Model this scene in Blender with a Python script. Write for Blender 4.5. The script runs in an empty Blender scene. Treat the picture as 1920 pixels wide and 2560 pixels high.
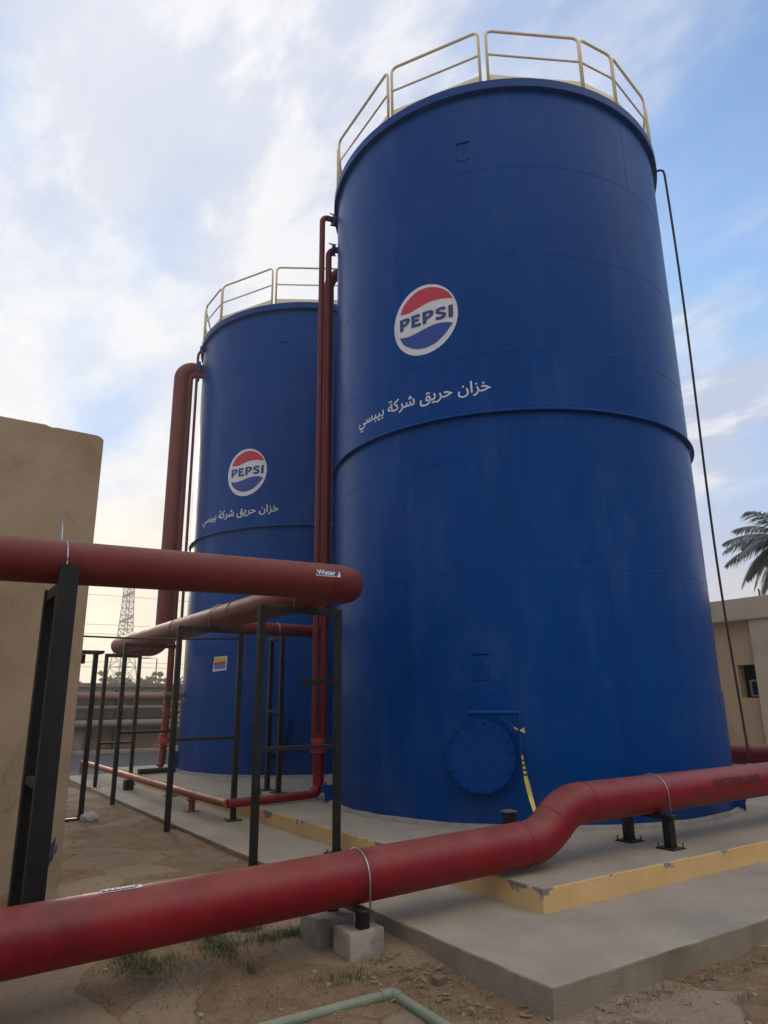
import bpy, bmesh, math, random
from mathutils import Vector, Matrix
from mathutils.geometry import tessellate_polygon

S = bpy.context.scene
COL = S.collection
R_ = math.radians
random.seed(7)

# ------------------------------------------------------------------ camera
CAM = Vector((-3.27626, -3.25547, 1.74255))
cr = Vector((0.83413189, -0.55146701, -0.01039828))
cu = Vector((-0.13689214, -0.22524767, 0.96463673))
cf = Vector((0.53430752, 0.80321082, 0.26337776))
cd = bpy.data.cameras.new('camera')
cam = bpy.data.objects.new('camera', cd)
COL.objects.link(cam)
m = Matrix.Identity(4)
for i in range(3):
    m[i][0] = cr[i]; m[i][1] = cu[i]; m[i][2] = -cf[i]; m[i][3] = CAM[i]
cam.matrix_world = m
cd.sensor_fit = 'VERTICAL'
cd.sensor_height = 36.0
cd.lens = 1744.22 / 2560 * 36.0
cd.clip_start = 0.05
cd.clip_end = 3000
S.camera = cam

# ------------------------------------------------------------------ sky, sun, exposure
SUN_EL, SUN_AZ = R_(15.0), R_(84.0)          # azimuth measured from +x towards +y
sund = Vector((math.cos(SUN_EL) * math.cos(SUN_AZ), math.cos(SUN_EL) * math.sin(SUN_AZ), math.sin(SUN_EL)))
W = bpy.data.worlds.new('World'); S.world = W; W.use_nodes = True
nt = W.node_tree; N = nt.nodes; LK = nt.links; N.clear()
def wn(t, **k):
    n = N.new(t)
    for a, b in k.items(): setattr(n, a, b)
    return n
def wmath(op, a, b=None, clamp=False):
    n = wn('ShaderNodeMath', operation=op, use_clamp=clamp)
    for i, v in enumerate((a, b)):
        if v is None: continue
        if isinstance(v, (int, float)): n.inputs[i].default_value = v
        else: LK.new(v, n.inputs[i])
    return n.outputs[0]
def wramp(v, stops):
    n = wn('ShaderNodeValToRGB'); LK.new(v, n.inputs[0])
    n.color_ramp.interpolation = 'EASE'
    e = n.color_ramp.elements
    while len(e) < len(stops): e.new(0.5)
    for el, (p, c) in zip(e, stops):
        el.position = p; el.color = c if len(c) == 4 else (*c, 1)
    return n.outputs[0]
def wmix(f, a, b):
    n = wn('ShaderNodeMix', data_type='RGBA')
    for i, v in ((0, f), (6, a), (7, b)):
        if isinstance(v, (int, float)): n.inputs[i].default_value = v
        elif isinstance(v, tuple): n.inputs[i].default_value = (*v, 1)
        else: LK.new(v, n.inputs[i])
    return n.outputs[2]
sky = wn('ShaderNodeTexSky', sky_type='NISHITA', sun_disc=False)
sky.sun_elevation = SUN_EL
sky.sun_rotation = math.pi / 2 - SUN_AZ
sky.air_density = 1.0; sky.dust_density = 1.2; sky.ozone_density = 2.0
tc = wn('ShaderNodeTexCoord')
sep = wn('ShaderNodeSeparateXYZ'); LK.new(tc.outputs['Generated'], sep.inputs[0])
zc = wmath('MAXIMUM', sep.outputs[2], 0.0)
den = wmath('ADD', zc, 0.16)
px = wmath('DIVIDE', sep.outputs[0], den); py = wmath('DIVIDE', sep.outputs[1], den)
cmb = wn('ShaderNodeCombineXYZ'); LK.new(px, cmb.inputs[0]); LK.new(py, cmb.inputs[1])
def cloud(rot, scl, nscale, detail, rough, off):
    mp = wn('ShaderNodeMapping'); LK.new(cmb.outputs[0], mp.inputs[0])
    mp.inputs['Rotation'].default_value = (0, 0, rot); mp.inputs['Scale'].default_value = scl
    mp.inputs['Location'].default_value = off
    no = wn('ShaderNodeTexNoise'); LK.new(mp.outputs[0], no.inputs[0])
    no.inputs['Scale'].default_value = nscale; no.inputs['Detail'].default_value = detail
    no.inputs['Roughness'].default_value = rough; no.inputs['Distortion'].default_value = 0.25
    return no.outputs[0]
c1 = cloud(R_(50), (1.0, 0.42, 1), 1.5, 6, 0.5, (3.1, 1.7, 0))
c2 = cloud(R_(20), (1.0, 0.6, 1), 3.6, 8, 0.55, (0.3, 6.2, 2))
dotn = wn('ShaderNodeVectorMath', operation='DOT_PRODUCT')
LK.new(tc.outputs['Generated'], dotn.inputs[0]); dotn.inputs[1].default_value = sund
dsun = wmath('MAXIMUM', dotn.outputs['Value'], 0.0)
cl = wmath('ADD', wmath('MULTIPLY', c1, 0.68), wmath('MULTIPLY', c2, 0.32))
cl = wmath('ADD', cl, wmath('MULTIPLY', wmath('POWER', dsun, 3.0), 0.09))     # thicker veil of cloud towards the sun
mask = wramp(cl, [(0.40, (0.04, 0.04, 0.04)), (0.60, (1, 1, 1))])
glow = wmath('POWER', dsun, 10.0)
SKYK = 0.10
c3_ = cloud(R_(38), (1.0, 0.6, 1), 5.2, 10, 0.60, (5.3, 2.2, 1))
puff = wramp(c3_, [(0.44, (0, 0, 0)), (0.60, (1, 1, 1))])
white = wmix(puff, (5.4, 5.95, 7.4), (8.3, 8.3, 8.6))
white = wmix(wmath('MULTIPLY', glow, 0.8), white, (9.6, 9.4, 8.9))
skyb = wn('ShaderNodeVectorMath', operation='MULTIPLY'); LK.new(sky.outputs[0], skyb.inputs[0]); skyb.inputs[1].default_value = (2.3, 2.6, 2.85)
skym = wn('ShaderNodeVectorMath', operation='MINIMUM'); LK.new(skyb.outputs[0], skym.inputs[0]); skym.inputs[1].default_value = (3.7, 5.5, 8.6)
skyc = wmix(wmath('MULTIPLY', mask, 0.92), skym.outputs[0], white)
# low haze band near the horizon, warm on the sun side
hz = wramp(zc, [(0.0, (1, 1, 1)), (0.36, (0, 0, 0))])
warm = wmix(wmath('POWER', dsun, 5.0), (7.4, 7.0, 6.9), (9.9, 8.2, 5.3))
skyc = wmix(wmath('MULTIPLY', hz, 0.93), skyc, warm)
# added unseen fill: bright high sky away from the sun, lifts ground and walls
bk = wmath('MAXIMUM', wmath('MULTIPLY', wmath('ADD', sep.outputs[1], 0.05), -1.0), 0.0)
added_back = wramp(wmath('ADD', wmath('MULTIPLY', bk, 0.9), wmath('MULTIPLY', c2, 0.2)), [(0.05, (0, 0, 0)), (0.40, (1, 1, 1))])
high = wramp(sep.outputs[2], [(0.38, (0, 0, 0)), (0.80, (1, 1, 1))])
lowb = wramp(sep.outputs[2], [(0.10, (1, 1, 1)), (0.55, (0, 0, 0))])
skyc = wmix(wmath('MULTIPLY', added_back, lowb), skyc, (3.0, 3.0, 3.3))        # added unseen dim grey low sky, keeps the tank reflections dark
skyc = wmix(wmath('MULTIPLY', added_back, high), skyc, (15.5, 14.1, 12.4))
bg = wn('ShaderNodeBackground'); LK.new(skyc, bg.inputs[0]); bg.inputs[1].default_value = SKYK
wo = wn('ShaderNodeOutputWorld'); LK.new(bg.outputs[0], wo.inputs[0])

sl = bpy.data.lights.new('sun', 'SUN'); sl.energy = 1.0; sl.angle = R_(12); sl.color = (1.0, 0.84, 0.62)
so = bpy.data.objects.new('sun', sl); COL.objects.link(so)
so.rotation_euler = sund.to_track_quat('Z', 'Y').to_euler()
so.location = (0, 0, 30)
S.view_settings.view_transform = 'Standard'
S.view_settings.look = 'None'
S.view_settings.gamma = 1.0
S.view_settings.exposure = 0.12
S.view_settings.use_curve_mapping = False

# ------------------------------------------------------------------ materials
def mat(name, c1, c2=None, rough=0.5, metal=0.0, nscale=4.0, detail=6, bump=0.0, bscale=30.0, spec=0.5,
        c3=None, s3=1.5, lo3=0.55, hi3=0.7, stretch=(1, 1, 1), coat=0.0, rvar=0.0, dust=0.0, dustc=(0.30, 0.22, 0.16)):
    M = bpy.data.materials.new(name); M.use_nodes = True
    t = M.node_tree; n = t.nodes; l = t.links
    b = n['Principled BSDF']
    b.inputs['Roughness'].default_value = rough; b.inputs['Metallic'].default_value = metal
    b.inputs['Specular IOR Level'].default_value = spec
    b.inputs['Coat Weight'].default_value = coat
    b.inputs['Coat Roughness'].default_value = 0.2
    tc = n.new('ShaderNodeTexCoord'); mp = n.new('ShaderNodeMapping')
    l.new(tc.outputs['Object'], mp.inputs[0]); mp.inputs['Scale'].default_value = stretch
    c2 = c2 or c1
    no = n.new('ShaderNodeTexNoise'); l.new(mp.outputs[0], no.inputs[0])
    no.inputs['Scale'].default_value = nscale; no.inputs['Detail'].default_value = detail; no.inputs['Roughness'].default_value = 0.62
    r = n.new('ShaderNodeValToRGB'); l.new(no.outputs[0], r.inputs[0])
    r.color_ramp.elements[0].position = 0.33; r.color_ramp.elements[0].color = (*c1, 1)
    r.color_ramp.elements[1].position = 0.68; r.color_ramp.elements[1].color = (*c2, 1)
    out = r.outputs[0]
    if c3:
        n3 = n.new('ShaderNodeTexNoise'); l.new(mp.outputs[0], n3.inputs[0])
        n3.inputs['Scale'].default_value = s3; n3.inputs['Detail'].default_value = 7; n3.inputs['Roughness'].default_value = 0.6
        r3 = n.new('ShaderNodeMapRange'); l.new(n3.outputs[0], r3.inputs[0])
        r3.inputs[1].default_value = lo3; r3.inputs[2].default_value = hi3
        mx = n.new('ShaderNodeMix'); mx.data_type = 'RGBA'
        l.new(r3.outputs[0], mx.inputs[0]); l.new(out, mx.inputs[6]); mx.inputs[7].default_value = (*c3, 1)
        out = mx.outputs[2]
    if dust > 0:                                   # settled dust lies on faces that look up
        ge = n.new('ShaderNodeNewGeometry'); sp = n.new('ShaderNodeSeparateXYZ'); l.new(ge.outputs['Normal'], sp.inputs[0])
        rr = n.new('ShaderNodeMapRange'); l.new(sp.outputs[2], rr.inputs[0])
        rr.inputs[1].default_value = 0.25; rr.inputs[2].default_value = 1.0; rr.inputs[4].default_value = dust
        ml = n.new('ShaderNodeMath'); ml.operation = 'MULTIPLY'; l.new(rr.outputs[0], ml.inputs[0])
        nn = n.new('ShaderNodeMapRange'); l.new(no.outputs[0], nn.inputs[0])
        nn.inputs[1].default_value = 0.3; nn.inputs[2].default_value = 0.65; nn.inputs[3].default_value = 0.45
        l.new(nn.outputs[0], ml.inputs[1])
        mx = n.new('ShaderNodeMix'); mx.data_type = 'RGBA'
        l.new(ml.outputs[0], mx.inputs[0]); l.new(out, mx.inputs[6]); mx.inputs[7].default_value = (*dustc, 1)
        out = mx.outputs[2]
    l.new(out, b.inputs['Base Color'])
    if rvar:
        rv = n.new('ShaderNodeMapRange'); l.new(no.outputs[0], rv.inputs[0])
        rv.inputs[1].default_value = 0.3; rv.inputs[2].default_value = 0.7
        rv.inputs[3].default_value = rough - rvar; rv.inputs[4].default_value = rough + rvar
        l.new(rv.outputs[0], b.inputs['Roughness'])
    if bump:
        nb = n.new('ShaderNodeTexNoise'); l.new(mp.outputs[0], nb.inputs[0])
        nb.inputs['Scale'].default_value = bscale; nb.inputs['Detail'].default_value = 5
        bp = n.new('ShaderNodeBump'); l.new(nb.outputs[0], bp.inputs['Height'])
        bp.inputs['Strength'].default_value = min(1.0, bump); bp.inputs['Distance'].default_value = 0.02
        l.new(bp.outputs[0], b.inputs['Normal'])
    return M

M = {}
M['blue'] = mat('tank_blue_paint', (0.0, 0.046, 0.215), (0.0003, 0.056, 0.250), rough=0.34, spec=0.10, nscale=0.9, bump=0.30, bscale=1.0, rvar=0.07,
                c3=(0.03, 0.085, 0.25), s3=1.7, lo3=0.54, hi3=0.86, stretch=(1, 1, 0.45))
M['blue_plain'] = mat('blue_fitting_paint', (0.0005, 0.048, 0.215), rough=0.42, spec=0.15, bump=0.1, bscale=20)
M['red'] = mat('red_pipe_paint', (0.185, 0.005, 0.011), (0.245, 0.008, 0.015), spec=0.3, rough=0.42, nscale=3, rvar=0.08, bump=0.06, bscale=25,
               c3=(0.10, 0.005, 0.009), s3=2.3, lo3=0.58, hi3=0.78, dust=0.35)
M['red_old'] = mat('weathered_red_paint', (0.13, 0.014, 0.013), (0.18, 0.024, 0.019), rough=0.56, spec=0.3, nscale=5, rvar=0.08, dust=0.4)
M['red_rust'] = mat('faded_red_paint', (0.34, 0.10, 0.06), (0.25, 0.05, 0.035), rough=0.58, spec=0.3, nscale=6, rvar=0.1, dust=0.5, dustc=(0.45, 0.26, 0.17))
M['coral'] = mat('coral_red_valve', (0.42, 0.05, 0.035), rough=0.4)
M['black'] = mat('black_steel_paint', (0.006, 0.006, 0.006), (0.014, 0.013, 0.012), rough=0.48, spec=0.35, nscale=9, rvar=0.12, c3=(0.060, 0.034, 0.022), s3=6, lo3=0.60, hi3=0.76, dust=0.22)
M['zinc'] = mat('galvanised_steel', (0.33, 0.33, 0.33), (0.45, 0.45, 0.46), rough=0.38, metal=0.8, nscale=20)
M['cream'] = mat('cream_rail_paint', (0.86, 0.72, 0.44), (0.90, 0.78, 0.52), rough=0.45, nscale=4, c3=(0.42, 0.28, 0.16), s3=6, lo3=0.63, hi3=0.75)
M['white'] = mat('white_paint', (0.74, 0.72, 0.72), (0.64, 0.63, 0.64), rough=0.5, nscale=5, c3=(0.42, 0.45, 0.52), s3=9, lo3=0.60, hi3=0.80)
M['logo_red'] = mat('emblem_red_paint', (0.52, 0.02, 0.045), rough=0.5)
M['logo_blue'] = mat('emblem_blue_paint', (0.012, 0.045, 0.27), rough=0.5)
M['navy'] = mat('navy_letter_paint', (0.02, 0.035, 0.16), rough=0.5)
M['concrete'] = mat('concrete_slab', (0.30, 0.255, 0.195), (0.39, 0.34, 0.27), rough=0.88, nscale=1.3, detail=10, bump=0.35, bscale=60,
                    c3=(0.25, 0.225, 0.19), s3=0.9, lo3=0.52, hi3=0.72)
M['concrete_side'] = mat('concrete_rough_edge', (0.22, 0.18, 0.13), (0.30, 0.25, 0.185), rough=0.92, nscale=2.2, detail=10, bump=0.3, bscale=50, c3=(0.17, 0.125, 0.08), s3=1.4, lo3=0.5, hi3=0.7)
M['grout'] = mat('grey_grout', (0.20, 0.19, 0.17), (0.30, 0.28, 0.25), rough=0.9, nscale=8, bump=0.8, bscale=25)
M['block'] = mat('concrete_block', (0.21, 0.185, 0.15), (0.29, 0.26, 0.215), rough=0.9, nscale=3, detail=9, bump=0.35, bscale=60, c3=(0.37, 0.33, 0.28), s3=2.0, lo3=0.52, hi3=0.60)
M['plaster'] = mat('tan_plaster', (0.36, 0.27, 0.175), (0.44, 0.335, 0.22), rough=0.92, nscale=1.2, detail=12, bump=0.28, bscale=110, c3=(0.28, 0.20, 0.12), s3=0.8, lo3=0.48, hi3=0.68)
M['beige'] = mat('beige_wall_paint', (0.54, 0.375, 0.215), (0.62, 0.45, 0.275), rough=0.9, nscale=0.9, detail=9, bump=0.25, bscale=30, c3=(0.40, 0.27, 0.15), s3=0.8, lo3=0.52, hi3=0.75)
M['fascia'] = mat('beige_fascia_paint', (0.58, 0.47, 0.32), (0.66, 0.54, 0.38), rough=0.9, nscale=1.4, detail=9, bump=0.2, bscale=30, c3=(0.46, 0.36, 0.24), s3=1.2, lo3=0.52, hi3=0.7)
M['dark'] = mat('dark_interior', (0.015, 0.014, 0.013), rough=0.8)
M['glass'] = mat('window_glass', (0.03, 0.035, 0.04), rough=0.08, spec=0.8)
M['alu'] = mat('aluminium_frame', (0.42, 0.42, 0.40), rough=0.4, metal=0.3)
M['pvc'] = mat('pale_green_pipe', (0.14, 0.19, 0.125), (0.19, 0.245, 0.165), rough=0.6, nscale=6, dust=0.55, dustc=(0.34, 0.30, 0.22))
M['tape'] = mat('yellow_tape', (0.72, 0.52, 0.06), (0.78, 0.62, 0.14), rough=0.35, nscale=12)
M['tape_ink'] = mat('black_ink', (0.02, 0.02, 0.02), rough=0.5)
M['stencil'] = mat('faded_black_stencil', (0.075, 0.012, 0.014), (0.045, 0.010, 0.012), rough=0.6, nscale=30)
M['cable'] = mat('black_cable', (0.015, 0.013, 0.013), rough=0.5)
M['cable_brown'] = mat('brown_cable', (0.06, 0.035, 0.03), rough=0.55)
M['asphalt'] = mat('asphalt', (0.055, 0.055, 0.06), (0.08, 0.08, 0.085), rough=0.85, nscale=12, bump=0.4, bscale=80)
M['brick'] = mat('brown_brick', (0.15, 0.095, 0.06), (0.21, 0.135, 0.085), rough=0.9, nscale=7, bump=0.5, bscale=14, c3=(0.27, 0.21, 0.15), s3=0.7, lo3=0.52, hi3=0.66)
M['wallcap'] = mat('grey_render', (0.19, 0.165, 0.13), (0.25, 0.22, 0.175), rough=0.9, nscale=1.5, bump=0.3)
M['kerb'] = mat('pale_kerb', (0.26, 0.225, 0.17), (0.34, 0.295, 0.225), rough=0.9, nscale=3)
M['salmon'] = mat('salmon_pipe_paint', (0.22, 0.115, 0.08), (0.27, 0.145, 0.10), rough=0.6, nscale=3)
M['greyg'] = mat('grey_green_pipe_paint', (0.13, 0.13, 0.105), (0.17, 0.17, 0.135), rough=0.6)
M['yellow'] = mat('yellow_steel_paint', (0.62, 0.40, 0.03), rough=0.45)
M['pylon'] = mat('pylon_steel', (0.34, 0.30, 0.27), rough=0.6)
M['leaf'] = mat('tree_foliage', (0.045, 0.055, 0.030), (0.085, 0.095, 0.05), rough=0.7, nscale=0.8)
M['palm'] = mat('palm_leaflets', (0.075, 0.095, 0.075), (0.13, 0.155, 0.12), rough=0.45, nscale=2.0)
M['bark'] = mat('bark', (0.10, 0.075, 0.05), (0.15, 0.11, 0.075), rough=0.9, nscale=8)
M['grass'] = mat('green_weed_blades', (0.085, 0.105, 0.032), (0.15, 0.165, 0.062), rough=0.7, nscale=5)
M['straw'] = mat('dry_straw', (0.19, 0.14, 0.075), (0.28, 0.215, 0.12), rough=0.85, nscale=6)
M['stone'] = mat('pebble', (0.20, 0.16, 0.115), (0.36, 0.31, 0.25), rough=0.9, nscale=3)
M['rag'] = mat('white_rag', (0.62, 0.60, 0.57), rough=0.8, bump=0.4, bscale=20)
M['poster_y'] = mat('poster_yellow', (0.60, 0.44, 0.06), rough=0.4)
M['poster_r'] = mat('poster_red', (0.38, 0.08, 0.04), rough=0.4)
M['poster_b'] = mat('poster_blue', (0.05, 0.20, 0.52), rough=0.4)
M['roof'] = mat('tank_roof_blue', (0.004, 0.045, 0.20), rough=0.5)

def weather_tank(Mt):
    """faint vertical run-off streaks and a dusty splash band at the foot of the shell"""
    t = Mt.node_tree; n = t.nodes; l = t.links; b = n['Principled BSDF']; src = b.inputs['Base Color'].links[0].from_socket
    tc = n.new('ShaderNodeTexCoord')
    def layer(src, scl, ns, lo, hi, amt, colr, zr=None):
        mp = n.new('ShaderNodeMapping'); l.new(tc.outputs['Object'], mp.inputs[0]); mp.inputs['Scale'].default_value = scl
        no = n.new('ShaderNodeTexNoise'); l.new(mp.outputs[0], no.inputs[0]); no.inputs['Scale'].default_value = ns; no.inputs['Detail'].default_value = 8; no.inputs['Roughness'].default_value = 0.6
        mr = n.new('ShaderNodeMapRange'); l.new(no.outputs[0], mr.inputs[0]); mr.inputs[1].default_value = lo; mr.inputs[2].default_value = hi; mr.inputs[4].default_value = amt
        f = mr.outputs[0]
        if zr:
            sp = n.new('ShaderNodeSeparateXYZ'); l.new(tc.outputs['Object'], sp.inputs[0])
            z = n.new('ShaderNodeMapRange'); l.new(sp.outputs[2], z.inputs[0]); z.inputs[1].default_value = zr[0]; z.inputs[2].default_value = zr[1]; z.inputs[3].default_value = 1; z.inputs[4].default_value = 0
            m_ = n.new('ShaderNodeMath'); m_.operation = 'MULTIPLY'; l.new(f, m_.inputs[0]); l.new(z.outputs[0], m_.inputs[1]); f = m_.outputs[0]
        mx = n.new('ShaderNodeMix'); mx.data_type = 'RGBA'; l.new(f, mx.inputs[0]); l.new(src, mx.inputs[6]); mx.inputs[7].default_value = (*colr, 1)
        return mx.outputs[2]
    src = layer(src, (1, 1, 0.07), 6.0, 0.52, 0.72, 0.45, (0.0, 0.030, 0.135))
    src = layer(src, (1, 1, 0.10), 9.0, 0.58, 0.74, 0.30, (0.035, 0.085, 0.24))
    src = layer(src, (1, 1, 1), 2.6, 0.60, 0.72, 0.22, (0.05, 0.095, 0.24))
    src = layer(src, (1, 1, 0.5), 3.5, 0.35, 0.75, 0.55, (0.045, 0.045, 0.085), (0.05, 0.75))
    l.new(src, b.inputs['Base Color'])
weather_tank(M['blue'])

def weather_wall(Mt):
    """hairline cracks in the render and a soiled strip above the ground"""
    t = Mt.node_tree; n = t.nodes; l = t.links; b = n['Principled BSDF']; src = b.inputs['Base Color'].links[0].from_socket
    tc = n.new('ShaderNodeTexCoord')
    def mixin(src, f, colr):
        mx = n.new('ShaderNodeMix'); mx.data_type = 'RGBA'; l.new(f, mx.inputs[0]); l.new(src, mx.inputs[6]); mx.inputs[7].default_value = (*colr, 1); return mx.outputs[2]
    def rng(v, a, b_, c, d):
        m_ = n.new('ShaderNodeMapRange'); l.new(v, m_.inputs[0])
        for i, q in enumerate((a, b_, c, d)): m_.inputs[i + 1].default_value = q
        return m_.outputs[0]
    def mul(a, c):
        m_ = n.new('ShaderNodeMath'); m_.operation = 'MULTIPLY'; l.new(a, m_.inputs[0]); l.new(c, m_.inputs[1]); return m_.outputs[0]
    no = n.new('ShaderNodeTexNoise'); l.new(tc.outputs['Object'], no.inputs[0]); no.inputs['Scale'].default_value = 1.6; no.inputs['Detail'].default_value = 9
    vm = n.new('ShaderNodeVectorMath'); vm.operation = 'MULTIPLY_ADD'; l.new(no.outputs['Color'], vm.inputs[0]); vm.inputs[1].default_value = (0.8, 0.8, 0.8); l.new(tc.outputs['Object'], vm.inputs[2])
    vo = n.new('ShaderNodeTexVoronoi'); vo.feature = 'DISTANCE_TO_EDGE'; l.new(vm.outputs[0], vo.inputs['Vector']); vo.inputs['Scale'].default_value = 0.8
    crk = mul(rng(vo.outputs['Distance'], 0.0, 0.006, 0.55, 0.0), rng(no.outputs[0], 0.47, 0.6, 0.0, 1.0))
    src = mixin(src, crk, (0.13, 0.09, 0.055))
    sp = n.new('ShaderNodeSeparateXYZ'); l.new(tc.outputs['Object'], sp.inputs[0])
    src = mixin(src, mul(rng(sp.outputs[2], 0.05, 1.1, 1.0, 0.0), rng(no.outputs[0], 0.35, 0.65, 0.15, 0.75)), (0.17, 0.115, 0.065))
    n5 = n.new('ShaderNodeTexNoise'); l.new(tc.outputs['Object'], n5.inputs[0]); n5.inputs['Scale'].default_value = 26; n5.inputs['Detail'].default_value = 4
    src = mixin(src, rng(n5.outputs[0], 0.63, 0.70, 0.0, 0.5), (0.50, 0.41, 0.29))
    l.new(src, b.inputs['Base Color'])
weather_wall(M['plaster'])

def yellow_side():
    """yellow-painted plinth edge: paint worn off along the arris, grey concrete showing"""
    Mt = mat('yellow_plinth_paint', (0.60, 0.385, 0.15), (0.72, 0.49, 0.22), rough=0.85, nscale=2.2, detail=9, bump=0.14, bscale=45,
             c3=(0.48, 0.33, 0.15), s3=1.1, lo3=0.50, hi3=0.75, stretch=(1, 1, 1.6))
    t = Mt.node_tree; n = t.nodes; l = t.links
    b = n['Principled BSDF']; src = b.inputs['Base Color'].links[0].from_socket
    tc = n.new('ShaderNodeTexCoord'); no = n.new('ShaderNodeTexNoise'); l.new(tc.outputs['Object'], no.inputs[0])
    no.inputs['Scale'].default_value = 5.5; no.inputs['Detail'].default_value = 9; no.inputs['Roughness'].default_value = 0.65
    sp = n.new('ShaderNodeSeparateXYZ'); l.new(tc.outputs['Object'], sp.inputs[0])
    z = n.new('ShaderNodeMapRange'); l.new(sp.outputs[2], z.inputs[0])
    z.inputs[1].default_value = 0.20; z.inputs[2].default_value = 0.35; z.inputs[3].default_value = -0.12; z.inputs[4].default_value = 0.10
    ad = n.new('ShaderNodeMath'); l.new(no.outputs[0], ad.inputs[0]); l.new(z.outputs[0], ad.inputs[1])
    tot = ad.outputs[0]
    for cx, cy, cz, rad in ((0.998, 1.03, 0.33, 0.16), (0.998, 1.30, 0.36, 0.14), (0.998, 1.95, 0.36, 0.13), (0.998, 3.3, 0.33, 0.15), (0.998, 6.1, 0.30, 0.22)):
        vd = n.new('ShaderNodeVectorMath'); vd.operation = 'DISTANCE'; l.new(tc.outputs['Object'], vd.inputs[0]); vd.inputs[1].default_value = (cx, cy, cz)
        mr = n.new('ShaderNodeMapRange'); l.new(vd.outputs['Value'], mr.inputs[0]); mr.inputs[1].default_value = 0.0; mr.inputs[2].default_value = rad; mr.inputs[3].default_value = 0.36; mr.inputs[4].default_value = 0.0
        a2 = n.new('ShaderNodeMath'); l.new(tot, a2.inputs[0]); l.new(mr.outputs[0], a2.inputs[1]); tot = a2.outputs[0]
    r = n.new('ShaderNodeMapRange'); l.new(tot, r.inputs[0]); r.inputs[1].default_value = 0.665; r.inputs[2].default_value = 0.685
    mx = n.new('ShaderNodeMix'); mx.data_type = 'RGBA'
    l.new(r.outputs[0], mx.inputs[0]); l.new(src, mx.inputs[6]); mx.inputs[7].default_value = (0.20, 0.18, 0.16, 1)
    l.new(mx.outputs[2], b.inputs['Base Color'])
    return Mt
M['yplinth'] = yellow_side()

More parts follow.
